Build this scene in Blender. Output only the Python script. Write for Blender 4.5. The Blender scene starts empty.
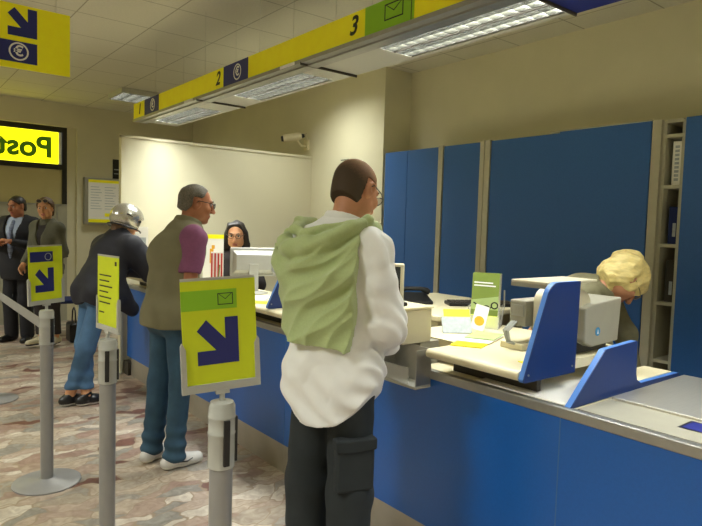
import bpy, math, random
import numpy as np
from mathutils import Matrix, Vector

random.seed(4)
SC = bpy.context.scene
C = SC.collection
PI = math.pi

# ------------------------------------------------------------------ camera
FPX, YAW, PITCH, ROLL, EYE = 596.25, 0.673608, 0.062069, 0.029581, 1.52
fw = Vector((math.sin(YAW) * math.cos(PITCH), math.cos(YAW) * math.cos(PITCH), -math.sin(PITCH)))
rt = Vector((math.cos(YAW), -math.sin(YAW), 0))
up = rt.cross(fw)
r2 = rt * math.cos(ROLL) + up * math.sin(ROLL)
u2 = r2.cross(fw)
cam = bpy.data.objects.new('camera', bpy.data.cameras.new('camera'))
C.objects.link(cam)
cam.data.sensor_width = 36
cam.data.lens = FPX * 36 / 702
cam.data.clip_start = 0.05
cam.matrix_world = Matrix(((r2.x, u2.x, -fw.x, 0), (r2.y, u2.y, -fw.y, 0), (r2.z, u2.z, -fw.z, EYE), (0, 0, 0, 1)))
SC.camera = cam

# ------------------------------------------------------------------ world, view
W = bpy.data.worlds.new('world')
SC.world = W
W.use_nodes = True
W.node_tree.nodes['Background'].inputs[0].default_value = (0.8, 0.85, 1.0, 1)
W.node_tree.nodes['Background'].inputs[1].default_value = 0.3
SC.view_settings.view_transform = 'Standard'
SC.view_settings.look = 'None'
SC.view_settings.gamma = 1
SC.view_settings.use_curve_mapping = False
SC.view_settings.exposure = 1.6
STRIP_W = 11.5      # watts of each half of a strip fixture
HALL_W = 47.0       # watts of each unseen ceiling panel added over the hall
LAMP = (0.98, 1.0, 0.95)


# ------------------------------------------------------------------ materials
def mat(name, col, rough=0.6, metal=0.0, spec=0.5, var=0.0, vscale=20, bump=0.0, bscale=80, emit=None, estr=0, alpha=1.0, trans=0.0, stretch=None, sheen=0):
    m = bpy.data.materials.new(name)
    m.use_nodes = True
    nt = m.node_tree
    b = nt.nodes['Principled BSDF']
    b.inputs['Base Color'].default_value = (*col, 1)
    b.inputs['Roughness'].default_value = rough
    b.inputs['Metallic'].default_value = metal
    b.inputs['Specular IOR Level'].default_value = spec
    b.inputs['Alpha'].default_value = alpha
    b.inputs['Transmission Weight'].default_value = trans
    if sheen:
        b.inputs['Sheen Weight'].default_value = sheen
    if emit:
        b.inputs['Emission Color'].default_value = (*emit, 1)
        b.inputs['Emission Strength'].default_value = estr
    if var or bump:
        tc = nt.nodes.new('ShaderNodeTexCoord')
        mp = nt.nodes.new('ShaderNodeMapping')
        nt.links.new(tc.outputs['Object'], mp.inputs[0])
        if stretch:
            mp.inputs['Scale'].default_value = stretch
    if var:
        n = nt.nodes.new('ShaderNodeTexNoise')
        n.inputs['Scale'].default_value = vscale
        n.inputs['Detail'].default_value = 5
        nt.links.new(mp.outputs[0], n.inputs['Vector'])
        r = nt.nodes.new('ShaderNodeValToRGB')
        r.color_ramp.elements[0].position = 0.3
        r.color_ramp.elements[1].position = 0.7
        r.color_ramp.elements[0].color = (*[c * (1 - var) for c in col], 1)
        r.color_ramp.elements[1].color = (*[min(1, c * (1 + var)) for c in col], 1)
        nt.links.new(n.outputs['Fac'], r.inputs[0])
        nt.links.new(r.outputs[0], b.inputs['Base Color'])
    if bump:
        n2 = nt.nodes.new('ShaderNodeTexNoise')
        n2.inputs['Scale'].default_value = bscale
        n2.inputs['Detail'].default_value = 3
        nt.links.new(mp.outputs[0], n2.inputs['Vector'])
        bp = nt.nodes.new('ShaderNodeBump')
        bp.inputs['Strength'].default_value = bump
        bp.inputs['Distance'].default_value = 0.003
        nt.links.new(n2.outputs['Fac'], bp.inputs['Height'])
        nt.links.new(bp.outputs[0], b.inputs['Normal'])
    return m


def s2l(r, g, b):
    f = lambda c: (c / 255 / 12.92) if c / 255 <= 0.04045 else ((c / 255 + 0.055) / 1.055) ** 2.4
    return (f(r), f(g), f(b))


M = {}
M['wall'] = mat('wall_paint', s2l(212, 207, 176), 0.8, var=0.03, vscale=3, bump=0.08, bscale=150)
M['partition'] = mat('partition_paint', s2l(208, 203, 174), 0.6, var=0.02, vscale=2)
M['blue'] = mat('blue_laminate', s2l(12, 94, 182), 0.38, var=0.04, vscale=120, bump=0.05, bscale=400)
M['blue_seam'] = mat('seam_strip', s2l(70, 110, 170), 0.5)
M['cab_blue'] = mat('cabinet_blue', s2l(46, 98, 164), 0.5, var=0.05, vscale=90)
M['div_blue'] = mat('divider_blue', s2l(3, 42, 104), 0.4, var=0.03, vscale=60)
M['div_edge'] = mat('divider_edge', s2l(80, 130, 205), 0.4, var=0.03, vscale=60)
M['cab_frame'] = mat('cabinet_frame', s2l(186, 182, 158), 0.5, var=0.03)
M['alu'] = mat('aluminium', s2l(170, 170, 165), 0.38, 0.8, var=0.05, vscale=30)
M['steel'] = mat('brushed_steel', s2l(205, 203, 195), 0.36, 0.75, var=0.06, vscale=12, bump=0.1, bscale=30, stretch=(1, 25, 1))
M['glare_white'] = mat('painted_glare', s2l(250, 248, 240), 0.25, 0.0, var=0.01)  # white colour stands in for the strip lamp's glare on the steel
M['kick'] = mat('kick_plate_metal', s2l(178, 172, 158), 0.4, 0.55, var=0.08, vscale=6)
M['beige'] = mat('beige_laminate', s2l(222, 212, 176), 0.4, var=0.02, vscale=40)
M['beige_dark'] = mat('beige_plastic', s2l(196, 188, 160), 0.45, var=0.03)
M['grey_beige'] = mat('grey_plastic', s2l(150, 147, 132), 0.5, var=0.03)
M['black'] = mat('black_plastic', s2l(22, 22, 22), 0.4)
M['dark'] = mat('dark_board_and_shade', s2l(60, 55, 45), 0.7)
M['screen'] = mat('dark_screen', s2l(38, 42, 46), 0.2)
M['post'] = mat('post_grey', s2l(150, 149, 146), 0.42, 0.25, var=0.03)
M['yellow'] = mat('sign_yellow', s2l(255, 246, 8), 0.5, var=0.03, vscale=14)
M['yellowgreen'] = mat('sign_lime', s2l(208, 222, 20), 0.5, var=0.03, vscale=14)
M['navy'] = mat('sign_navy', s2l(28, 36, 112), 0.5)
M['green'] = mat('sign_green', s2l(140, 196, 30), 0.5, var=0.02)
M['ink'] = mat('dark_ink', s2l(24, 40, 26), 0.6)
M['white'] = mat('white_print', s2l(235, 235, 230), 0.5)
M['acrylic'] = mat('grey_acrylic', s2l(175, 176, 168), 0.25, var=0.03)
M['clear'] = mat('clear_acrylic', (0.95, 0.96, 0.95), 0.08, alpha=0.28)
M['louver'] = mat('louver_metal', s2l(92, 92, 86), 0.25, 0.9)
M['reflector'] = mat('dull_reflector', s2l(70, 70, 74), 0.35, 0.9)
M['tray'] = mat('light_tray', s2l(190, 190, 180), 0.5, 0.1)
M['wire'] = mat('steel_wire', s2l(190, 188, 172), 0.5, 0.2)
M['lit_yellow'] = mat('backlit_yellow', s2l(250, 240, 20), 0.4, emit=s2l(250, 240, 10), estr=0.75)
M['lit_ink'] = mat('backlit_green_ink', s2l(40, 90, 10), 0.5, emit=s2l(70, 110, 5), estr=0.12)
M['frame_black'] = mat('window_frame_black', s2l(30, 27, 22), 0.4)
M['pane'] = mat('frosted_pane', s2l(190, 180, 130), 0.25, var=0.03, vscale=2)
M['door_grey'] = mat('door_panel_grey', s2l(170, 168, 148), 0.5, var=0.03)
M['paper'] = mat('paper_white', s2l(238, 236, 226), 0.7)
M['pyellow'] = mat('paper_yellow', s2l(246, 232, 10), 0.6)
M['pgreen'] = mat('paper_green', s2l(120, 140, 60), 0.5, var=0.06, vscale=8)
M['pgreenl'] = mat('paper_light_green', s2l(165, 185, 120), 0.5, var=0.1, vscale=12)
M['pgrey'] = mat('paper_grey', s2l(170, 178, 180), 0.6, var=0.1, vscale=60)
M['orange'] = mat('print_orange', s2l(225, 165, 20), 0.6)
M['red'] = mat('print_red', s2l(200, 60, 50), 0.6)
M['chair_blue'] = mat('chair_fabric_blue', s2l(24, 40, 92), 0.8, bump=0.2, bscale=200)
M['skin'] = mat('skin', s2l(206, 152, 112), 0.5, var=0.06, vscale=25, spec=0.3)
M['skin_dark'] = mat('skin_tan', s2l(176, 118, 86), 0.5, var=0.07, vscale=25, spec=0.3)
M['skin_red'] = mat('skin_ruddy', s2l(192, 136, 102), 0.5, var=0.07, vscale=25, spec=0.3)
M['lip'] = mat('lips', s2l(166, 96, 82), 0.45)
M['eyew'] = mat('eye_white', s2l(196, 190, 182), 0.3)
M['iris'] = mat('iris_brown', s2l(45, 28, 18), 0.2)
M['hair_stub'] = mat('hair_stubble', s2l(62, 48, 30), 0.8, var=0.25, vscale=220, bump=0.4, bscale=400)


def stubble(crown, col, skin, r0, r1):
    """cropped hair that thins out around the point `crown` (object coordinates)"""
    m = mat('cropped_hair', col, 0.75, bump=0.3, bscale=420)
    N, L = m.node_tree.nodes, m.node_tree.links
    tc = N.new('ShaderNodeTexCoord')
    d = N.new('ShaderNodeVectorMath')
    d.operation = 'DISTANCE'
    d.inputs[1].default_value = crown
    L.new(tc.outputs['Object'], d.inputs[0])
    nz = N.new('ShaderNodeTexNoise')
    nz.inputs['Scale'].default_value = 180
    L.new(tc.outputs['Object'], nz.inputs['Vector'])
    a = N.new('ShaderNodeMath')
    a.operation = 'MULTIPLY_ADD'
    a.inputs[1].default_value = .03
    L.new(nz.outputs['Fac'], a.inputs[0])
    L.new(d.outputs['Value'], a.inputs[2])
    r = N.new('ShaderNodeValToRGB')
    r.color_ramp.elements[0].position = r0
    r.color_ramp.elements[0].color = (*skin, 1)
    r.color_ramp.elements[1].position = r1
    r.color_ramp.elements[1].color = (*col, 1)
    L.new(a.outputs[0], r.inputs[0])
    L.new(r.outputs[0], N['Principled BSDF'].inputs['Base Color'])
    return m


M['hair_grey'] = mat('hair_grey', s2l(104, 98, 86), 0.7, var=0.35, vscale=130, bump=0.5, bscale=260)
M['hair_dark'] = mat('hair_dark', s2l(30, 22, 18), 0.5, var=0.2, vscale=120, bump=0.5, bscale=240, stretch=(1, 1, .25))
M['hair_brown'] = mat('hair_brown', s2l(88, 62, 36), 0.6, var=0.25, vscale=120, bump=0.5, bscale=240, stretch=(1, 1, .25))
M['hair_blond'] = mat('hair_blond', s2l(226, 206, 136), 0.55, var=0.16, vscale=60, bump=0.8, bscale=110, stretch=(1, .35, 1))
M['shirt_white'] = mat('shirt_white', s2l(232, 232, 228), 0.75, var=0.02, bump=0.1, bscale=300, sheen=.1)
M['knit_green'] = mat('knit_sage', s2l(170, 184, 128), 0.85, var=0.05, vscale=160, bump=0.5, bscale=420, sheen=.2)
M['trouser_black'] = mat('trouser_black', s2l(34, 40, 42), 0.85, var=0.15, vscale=14, bump=0.15, bscale=300)
M['jeans'] = mat('jeans_dark', s2l(46, 76, 96), 0.85, var=0.2, vscale=9, bump=0.2, bscale=400)
M['jeans_light'] = mat('jeans_light', s2l(72, 106, 140), 0.85, var=0.2, vscale=9, bump=0.2, bscale=400)
M['vest'] = mat('vest_khaki', s2l(116, 111, 82), 0.85, var=0.06, vscale=12, bump=0.15, bscale=260)
M['tee_purple'] = mat('tee_purple', s2l(126, 72, 104), 0.85, var=0.08, vscale=60, bump=0.15, bscale=260)
M['jacket_navy'] = mat('jacket_navy', s2l(24, 25, 36), 0.7, var=0.15, vscale=10, bump=0.2, bscale=220)
M['stitch'] = mat('stitch_grey', s2l(96, 98, 110), 0.8)
M['suit'] = mat('suit_black', s2l(26, 27, 34), 0.8, var=0.1, vscale=12)
M['shirt_blue'] = mat('shirt_pale_blue', s2l(168, 184, 208), 0.8)
M['tie'] = mat('tie_striped', s2l(110, 122, 150), 0.6, var=0.4, vscale=30, stretch=(1, 1, 3))
M['jacket_grey'] = mat('jacket_grey_green', s2l(92, 92, 76), 0.85, var=0.08, vscale=40)
M['top_dark'] = mat('top_dark', s2l(40, 34, 34), 0.8)
M['top_olive'] = mat('blouse_olive', s2l(120, 116, 88), 0.8, var=0.15, vscale=18)
M['shoe_white'] = mat('trainer_white', s2l(208, 206, 200), 0.5, var=0.03)
M['shoe_black'] = mat('shoe_black', s2l(20, 20, 22), 0.35)
M['helmet'] = mat('helmet_silver', s2l(200, 198, 188), 0.24, 0.75, var=0.03)
M['gold'] = mat('sunglass_frame', s2l(150, 135, 100), 0.3, 0.6)
M['lens'] = mat('dark_lens', s2l(40, 38, 34), 0.1)


def floor_mat():
    m = bpy.data.materials.new('broken_marble_floor')
    m.use_nodes = True
    nt = m.node_tree
    N, L = nt.nodes, nt.links
    b = N['Principled BSDF']
    tc = N.new('ShaderNodeTexCoord')
    nz = N.new('ShaderNodeTexNoise')
    nz.inputs['Scale'].default_value = 5
    nz.inputs['Detail'].default_value = 2
    L.new(tc.outputs['Object'], nz.inputs['Vector'])
    mx = N.new('ShaderNodeVectorMath')
    mx.operation = 'MULTIPLY_ADD'
    mx.inputs[1].default_value = (0.26, 0.26, 0)
    L.new(nz.outputs['Color'], mx.inputs[0])
    L.new(tc.outputs['Object'], mx.inputs[2])
    mp = N.new('ShaderNodeMapping')
    mp.inputs['Rotation'].default_value = (0, 0, 0.35)
    mp.inputs['Scale'].default_value = (4.6, 11.5, 1)
    L.new(mx.outputs[0], mp.inputs[0])
    vo = N.new('ShaderNodeTexVoronoi')
    vo.voronoi_dimensions = '2D'
    vo.inputs['Scale'].default_value = 1
    L.new(mp.outputs[0], vo.inputs['Vector'])
    ve = N.new('ShaderNodeTexVoronoi')
    ve.voronoi_dimensions = '2D'
    ve.feature = 'DISTANCE_TO_EDGE'
    ve.inputs['Scale'].default_value = 1
    L.new(mp.outputs[0], ve.inputs['Vector'])
    sp = N.new('ShaderNodeSeparateColor')
    L.new(vo.outputs['Color'], sp.inputs[0])
    r = N.new('ShaderNodeValToRGB')
    r.color_ramp.interpolation = 'CONSTANT'
    cols = [(170, 161, 145), (190, 182, 166), (156, 134, 122), (178, 163, 148), (146, 144, 136), (118, 84, 74), (202, 196, 182), (168, 150, 135), (182, 170, 152), (156, 152, 142)]
    e = r.color_ramp.elements
    e[0].color = (*s2l(*cols[0]), 1)
    e[1].position = 0.1
    e[1].color = (*s2l(*cols[1]), 1)
    for i, c in enumerate(cols[2:], 2):
        x = e.new(i / 10)
        x.color = (*s2l(*c), 1)
    L.new(sp.outputs[0], r.inputs[0])
    n2 = N.new('ShaderNodeTexNoise')
    n2.inputs['Scale'].default_value = 16
    n2.inputs['Detail'].default_value = 8
    n2.inputs['Distortion'].default_value = 1.2
    L.new(tc.outputs['Object'], n2.inputs['Vector'])
    r2_ = N.new('ShaderNodeValToRGB')
    r2_.color_ramp.elements[0].position = 0.3
    r2_.color_ramp.elements[0].color = (0.6, 0.5, 0.45, 1)
    r2_.color_ramp.elements[1].position = 0.7
    r2_.color_ramp.elements[1].color = (1.15, 1.12, 1.08, 1)
    L.new(n2.outputs['Fac'], r2_.inputs[0])
    mu = N.new('ShaderNodeMixRGB')
    mu.blend_type = 'MULTIPLY'
    mu.inputs[0].default_value = 0.75
    L.new(r.outputs[0], mu.inputs[1])
    L.new(r2_.outputs[0], mu.inputs[2])
    er = N.new('ShaderNodeValToRGB')
    er.color_ramp.elements[0].position = 0.015
    er.color_ramp.elements[1].position = 0.05
    L.new(ve.outputs['Distance'], er.inputs[0])
    mg = N.new('ShaderNodeMixRGB')
    mg.inputs[1].default_value = (*s2l(150, 132, 110), 1)
    L.new(er.outputs[0], mg.inputs[0])
    L.new(mu.outputs[0], mg.inputs[2])
    L.new(mg.outputs[0], b.inputs['Base Color'])
    b.inputs['Roughness'].default_value = 0.35
    return m


def ceiling_mat():
    m = bpy.data.materials.new('ceiling_tiles')
    m.use_nodes = True
    nt = m.node_tree
    N, L = nt.nodes, nt.links
    b = N['Principled BSDF']
    tc = N.new('ShaderNodeTexCoord')
    sp = N.new('ShaderNodeSeparateXYZ')
    L.new(tc.outputs['Object'], sp.inputs[0])

    def line(out, off, step):
        a = N.new('ShaderNodeMath'); a.operation = 'SUBTRACT'; a.inputs[1].default_value = off - 50 * step
        L.new(out, a.inputs[0])
        d = N.new('ShaderNodeMath'); d.operation = 'DIVIDE'; d.inputs[1].default_value = step
        L.new(a.outputs[0], d.inputs[0])
        f = N.new('ShaderNodeMath'); f.operation = 'FRACT'
        L.new(d.outputs[0], f.inputs[0])
        g = N.new('ShaderNodeMath'); g.operation = 'PINGPONG'; g.inputs[1].default_value = 0.5
        L.new(f.outputs[0], g.inputs[0])
        h = N.new('ShaderNodeMath'); h.operation = 'LESS_THAN'; h.inputs[1].default_value = 0.009
        L.new(g.outputs[0], h.inputs[0])
        return h.outputs[0]
    a = line(sp.outputs[0], 1.27, 0.58)
    c = line(sp.outputs[1], 7.03, 0.62)
    mxx = N.new('ShaderNodeMath'); mxx.operation = 'MAXIMUM'
    L.new(a, mxx.inputs[0]); L.new(c, mxx.inputs[1])
    nz = N.new('ShaderNodeTexNoise')
    nz.inputs['Scale'].default_value = 60
    L.new(tc.outputs['Object'], nz.inputs['Vector'])
    rp = N.new('ShaderNodeValToRGB')
    rp.color_ramp.elements[0].color = (*s2l(200, 197, 178), 1)
    rp.color_ramp.elements[1].color = (*s2l(216, 213, 194), 1)
    L.new(nz.outputs['Fac'], rp.inputs[0])
    mi = N.new('ShaderNodeMixRGB')
    L.new(mxx.outputs[0], mi.inputs[0])
    L.new(rp.outputs[0], mi.inputs[1])
    mi.inputs[2].default_value = (*s2l(160, 157, 136), 1)
    L.new(mi.outputs[0], b.inputs['Base Color'])
    b.inputs['Roughness'].default_value = 0.9
    return m


M['blue'].node_tree.nodes['Principled BSDF'].inputs['Coat Weight'].default_value = 0.3
M['blue'].node_tree.nodes['Principled BSDF'].inputs['Coat Roughness'].default_value = 0.22
M['floor'] = floor_mat()
M['ceiling'] = ceiling_mat()


# ------------------------------------------------------------------ mesh helpers
def wm(o):
    m = o.matrix_basis.copy()
    while o.parent:
        o = o.parent
        m = o.matrix_basis @ m
    return m


def link(o, parent=None):
    C.objects.link(o)
    if parent:
        o.parent = parent
    return o


def thing(name, label, cat, loc=(0, 0, 0), rz=0.0, group=None):
    o = bpy.data.objects.new(name, None)
    o.empty_display_size = 0.1
    C.objects.link(o)
    o.location = loc
    o.rotation_euler = (0, 0, rz)
    tag(o, label, cat, group)
    return o


def tag(o, label, cat, group=None):
    o['label'] = label
    o['category'] = cat
    if group:
        o['group'] = group
    return o


def struct(o, label=None, cat=None):
    o['kind'] = 'structure'
    if label:
        o['label'] = label
        o['category'] = cat
    return o


def plane_m(origin, right, upv):
    r = Vector(right).normalized()
    u = Vector(upv).normalized()
    n = r.cross(u)
    return Matrix(((r.x, u.x, n.x, origin[0]), (r.y, u.y, n.y, origin[1]), (r.z, u.z, n.z, origin[2]), (0, 0, 0, 1)))


class MB:
    """collects shapes (world coordinates unless built with world=False) into one mesh"""

    def __init__(s):
        s.v, s.f = [], []

    def add(s, vs, fs, m=None):
        k = len(s.v)
        for p in vs:
            p = Vector(p)
            s.v.append(m @ p if m else p)
        s.f += [tuple(i + k for i in f) for f in fs]
        return s

    def bx(s, x0, x1, y0, y1, z0, z1, m=None):
        vs = [(x, y, z) for x in (x0, x1) for y in (y0, y1) for z in (z0, z1)]
        return s.add(vs, [(0, 1, 3, 2), (4, 6, 7, 5), (0, 4, 5, 1), (2, 3, 7, 6), (0, 2, 6, 4), (1, 5, 7, 3)], m)

    def prism(s, pts, d0, d1, m):
        """2-D outline in the plane of m, from depth d0 to d1 along its normal"""
        n = len(pts)
        ar = sum(pts[i][0] * pts[(i + 1) % n][1] - pts[(i + 1) % n][0] * pts[i][1] for i in range(n))
        if ar < 0:
            pts = pts[::-1]
        vs = [(x, y, d0) for x, y in pts] + [(x, y, d1) for x, y in pts]
        fs = [tuple(range(n))[::-1], tuple(range(n, 2 * n))]
        fs += [(i, (i + 1) % n, n + (i + 1) % n, n + i) for i in range(n)]
        return s.add(vs, fs, m)

    def tube(s, pts, r, n=10, caps=True, m=None):
        pts = [Vector(p) for p in pts]
        rs = r if isinstance(r, (list, tuple)) else [r] * len(pts)
        vs, fs = [], []
        pu = None
        for i, p in enumerate(pts):
            t = (pts[min(i + 1, len(pts) - 1)] - pts[max(i - 1, 0)]).normalized()
            if pu is None:
                a = Vector((0, 0, 1)) if abs(t.z) < 0.9 else Vector((1, 0, 0))
            else:
                a = pu
            w = t.cross(a).normalized()
            pu = w.cross(t).normalized()
            for k in range(n):
                q = 2 * PI * k / n
                vs.append(p + (pu * math.cos(q) + w * math.sin(q)) * rs[i])
        for i in range(len(pts) - 1):
            for k in range(n):
                a, b = i * n + k, i * n + (k + 1) % n
                fs.append((a, a + n, b + n, b))
        if caps:
            fs.append(tuple(range(n)))
            fs.append(tuple(range((len(pts) - 1) * n, len(pts) * n))[::-1])
        return s.add(vs, fs, m)

    def lathe(s, prof, c=(0, 0, 0), n=32, m=None):
        vs, fs = [], []
        for r, z in prof:
            for k in range(n):
                q = 2 * PI * k / n
                vs.append((c[0] + r * math.cos(q), c[1] + r * math.sin(q), c[2] + z))
        for i in range(len(prof) - 1):
            for k in range(n):
                a, b = i * n + k, i * n + (k + 1) % n
                fs.append((a, b, b + n, a + n))
        fs.append(tuple(range(n))[::-1])
        fs.append(tuple(range((len(prof) - 1) * n, len(prof) * n)))
        return s.add(vs, fs, m)

    def ring(s, r0, r1, d0, d1, m, n=28):
        vs, fs = [], []
        for k in range(n):
            q = 2 * PI * k / n
            c_, s_ = math.cos(q), math.sin(q)
            vs += [(r0 * c_, r0 * s_, d0), (r1 * c_, r1 * s_, d0), (r1 * c_, r1 * s_, d1), (r0 * c_, r0 * s_, d1)]
        for k in range(n):
            a, b = 4 * k, 4 * ((k + 1) % n)
            for i in range(4):
                j = (i + 1) % 4
                fs.append((a + i, b + i, b + j, a + j))
        return s.add(vs, fs, m)

    def build(s, name, m, parent=None, world=True, smooth=False, bevel=0.0, seg=2):
        me = bpy.data.meshes.new(name)
        vs = s.v
        if parent and world:
            inv = wm(parent).inverted()
            vs = [inv @ p for p in vs]
        me.from_pydata([tuple(p) for p in vs], [], s.f)
        me.validate()
        me.materials.append(m)
        if smooth:
            me.shade_smooth()
            me.set_sharp_from_angle(angle=math.radians(40))
        o = link(bpy.data.objects.new(name, me), parent)
        if bevel:
            b = o.modifiers.new('bevel', 'BEVEL')
            b.width = bevel
            b.segments = seg
            b.limit_method = 'ANGLE'
            b.angle_limit = math.radians(50)
        return o


def text(name, body, size, m, parent, pm, shear=0.0, bold=0.0, depth=0.001, align='CENTER', mirror=False, sx=1.0):
    cu = bpy.data.curves.new(name, 'FONT')
    cu.body = body
    cu.size = size
    cu.shear = shear
    cu.offset = bold
    cu.extrude = depth
    cu.align_x = align
    cu.align_y = 'CENTER'
    t = bpy.data.objects.new(name, cu)
    me = bpy.data.meshes.new_from_object(t)
    bpy.data.objects.remove(t)
    me.name = name
    me.materials.clear()
    me.materials.append(m)
    mm = pm @ Matrix.Diagonal(((-sx if mirror else sx), 1, 1, 1))
    if parent:
        mm = wm(parent).inverted() @ mm
    me.transform(mm)
    if mirror:
        me.flip_normals()
    return link(bpy.data.objects.new(name, me), parent)


def copy_tree(o, parent=None):
    kids = list(o.children)
    c = o.copy()
    C.objects.link(c)
    if parent:
        c.parent = parent
    for ch in kids:
        copy_tree(ch, c)
    return c


def arrow(mb, pm, x0, y0, w, h, d0, d1):
    """arrow pointing down to the right inside the box x0,y0,w,h of plane pm"""
    P = lambda u, v: (x0 + u * w, y0 + v * h)
    mb.prism([P(.68, .28), P(.68, 1), P(1, 1), P(1, .0), P(.68, 0)], d0, d1, pm)
    mb.prism([P(0, 0), P(.70, 0), P(.70, .30), P(0, .30)], d0, d1 - .0002, pm)
    mb.prism([P(0, .74), P(.23, .97), P(.80, .42), P(.57, .18)], d0, d1 - .0004, pm)


def envelope(mb, pm, x0, y0, w, h, t, d0, d1):
    B = lambda a, b, c, d, e: mb.prism([(a, b), (c, b), (c, d), (a, d)], d0, e, pm)
    B(x0, y0, x0 + w, y0 + t, d1)
    B(x0, y0 + h - t, x0 + w, y0 + h, d1)
    B(x0, y0, x0 + t, y0 + h, d1 - .0001)
    B(x0 + w - t, y0, x0 + w, y0 + h, d1 - .0001)
    cx, cy = x0 + w / 2, y0 + h * .45
    mb.prism([(x0, y0 + h), (x0 + t, y0 + h), (cx, cy + t), (cx, cy)], d0, d1 - .0002, pm)
    mb.prism([(x0 + w, y0 + h), (x0 + w - t, y0 + h), (cx, cy + t), (cx, cy)], d0, d1 - .0002, pm)


def area(name, loc, sx, sy, watts, parent=None):
    l = bpy.data.lights.new(name, 'AREA')
    l.shape = 'RECTANGLE'
    l.size, l.size_y = sx, sy
    l.energy = watts
    l.color = LAMP
    o = bpy.data.objects.new(name, l)
    C.objects.link(o)
    p = Vector(loc)
    if parent:
        o.parent = parent
        p = wm(parent).inverted() @ p
    o.location = p
    return o


# ================================================================== the room
CEIL = 3.15
struct(MB().bx(-3.6, 4.7, -3.6, 9.7, -0.1, 0).build('floor', M['floor']), 'pale floor of broken pink and beige marble pieces', 'floor')
struct(MB().bx(-3.6, 4.7, -3.6, 9.7, CEIL, CEIL + .1).build('ceiling', M['ceiling']), 'suspended ceiling of square cream tiles', 'ceiling')
struct(MB().bx(4.47, 4.67, -3.6, 4.66, 0, CEIL).build('wall_right', M['wall']), 'cream wall above and behind the blue cabinets', 'wall')
struct(MB().bx(4.10, 4.67, 4.66, 9.4, 0, CEIL).build('wall_pier', M['wall']), 'cream projecting wall carrying the security camera', 'wall')
b = MB()
b.bx(2.32, 4.67, 9.4, 9.6, 0, CEIL).bx(-3.6, 2.32, 9.4, 9.6, 2.82, CEIL).bx(-3.6, -1.0, 9.4, 9.6, 0, 2.82)
struct(b.build('wall_far', M['wall']), 'cream far wall around the entrance window', 'wall')
struct(MB().bx(-3.7, -3.5, -3.6, 9.6, 0, CEIL).build('wall_left', M['wall']))
struct(MB().bx(-3.6, 4.7, -3.7, -3.5, 0, CEIL).build('wall_back', M['wall']))
# free standing screen at the end of the counter
o = struct(MB().bx(1.885, 4.10, 5.95, 6.0, 0.0, 2.31).build('wall_partition', M['partition']), 'tall off-white screen wall behind the seated clerk', 'partition')
MB().bx(1.865, 1.89, 5.94, 6.01, 0, 2.325).bx(1.865, 4.10, 5.94, 6.01, 2.31, 2.335).build('edge_trim', M['partition'], o)

# entrance window with the backlit sign seen from behind
w = thing('window_1', 'entrance window in a black frame above grey panel', 'window', (0.6, 9.5, 0))
w['kind'] = 'structure'
MB().bx(-1.0, 2.2, 9.47, 9.53, 2.745, 2.82).bx(2.135, 2.2, 9.47, 9.53, 1.71, 2.745).bx(-1.0, 2.135, 9.47, 9.53, 2.21, 2.285).bx(-1.0, -.94, 9.47, 9.53, 0, 2.745).build('window_frame', M['frame_black'], w)
MB().bx(-.94, 2.135, 9.495, 9.51, 1.70, 2.21).build('pane', M['pane'], w)
MB().bx(2.2, 2.32, 9.47, 9.58, 0, 2.82).build('jamb', M['wall'], w)
MB().bx(-.94, 2.2, 9.475, 9.53, 0, 1.71).build('lower_panel', M['door_grey'], w)
b = MB()
for x in (2.06, 1.2, .3):
    b.bx(x, x + .012, 9.47, 9.476, .05, 1.68)
b.bx(-.94, 2.2, 9.466, 9.476, 1.69, 1.712)
b.build('panel_bead', M['alu'], w)
b = MB().bx(2.10, 2.14, 9.44, 9.476, 1.28, 1.42)
b.tube([(2.12, 9.475, .95), (2.12, 9.42, .95), (2.20, 9.42, .95)], .012, 8)
b.build('handle', M['black'], w)
t = thing('lit_sign', 'backlit yellow post office sign seen reversed in the window', 'sign', (0.8, 9.5, 2.29))
MB().bx(-.94, 2.085, 9.48, 9.54, 2.29, 2.74).build('light_box', M['lit_yellow'], t)
MB().bx(2.088, 2.128, 9.485, 9.54, 2.29, 2.74).build('end_cap', M['white'], t)
text('lettering', 'Poste', .40, M['lit_ink'], t, plane_m((1.555, 9.476, 2.50), (1, 0, 0), (0, 0, 1)), bold=.012, mirror=True, depth=.002)

# ================================================================== luminaires
def louver_light(parent, cx, cy, z, lx, ly, nx, ny, watts, bh=.028, lw=None):
    """recess with white cross blades and a real area lamp above them; bands lie along y"""
    b = MB()
    for i in range(ny + 1):
        y = cy - ly / 2 + ly * i / ny
        b.bx(cx - lx / 2, cx + lx / 2, y - .002, y + .002, z, z + bh)
    for i in range(nx + 1):
        x = cx - lx / 2 + lx * i / nx
        b.bx(x - .002, x + .002, cy - ly / 2, cy + ly / 2, z + .001, z + bh + .001)
    b.build('louvre', M['louver'], parent)
    area('lamp', (cx, cy, z + bh + .008), lw or lx - .012, ly - .012, watts, parent)


def ceiling_panel(x, y, label, watts=HALL_W):
    t = thing('ceiling_light', label, 'light', (x, y, CEIL), 0, 'recessed ceiling lights')
    s = .27
    b = MB()
    b.bx(x - s - .02, x + s + .02, y - s - .02, y - s, CEIL - .062, CEIL)
    b.bx(x - s - .02, x + s + .02, y + s, y + s + .02, CEIL - .062, CEIL)
    b.bx(x - s - .02, x - s, y - s, y + s, CEIL - .062, CEIL)
    b.bx(x + s, x + s + .02, y - s, y + s, CEIL - .062, CEIL)
    b.build('frame', M['tray'], t)
    louver_light(t, x, y, CEIL - .06, 2 * s, 2 * s, 4, 8, watts, .042)
    return t


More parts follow.
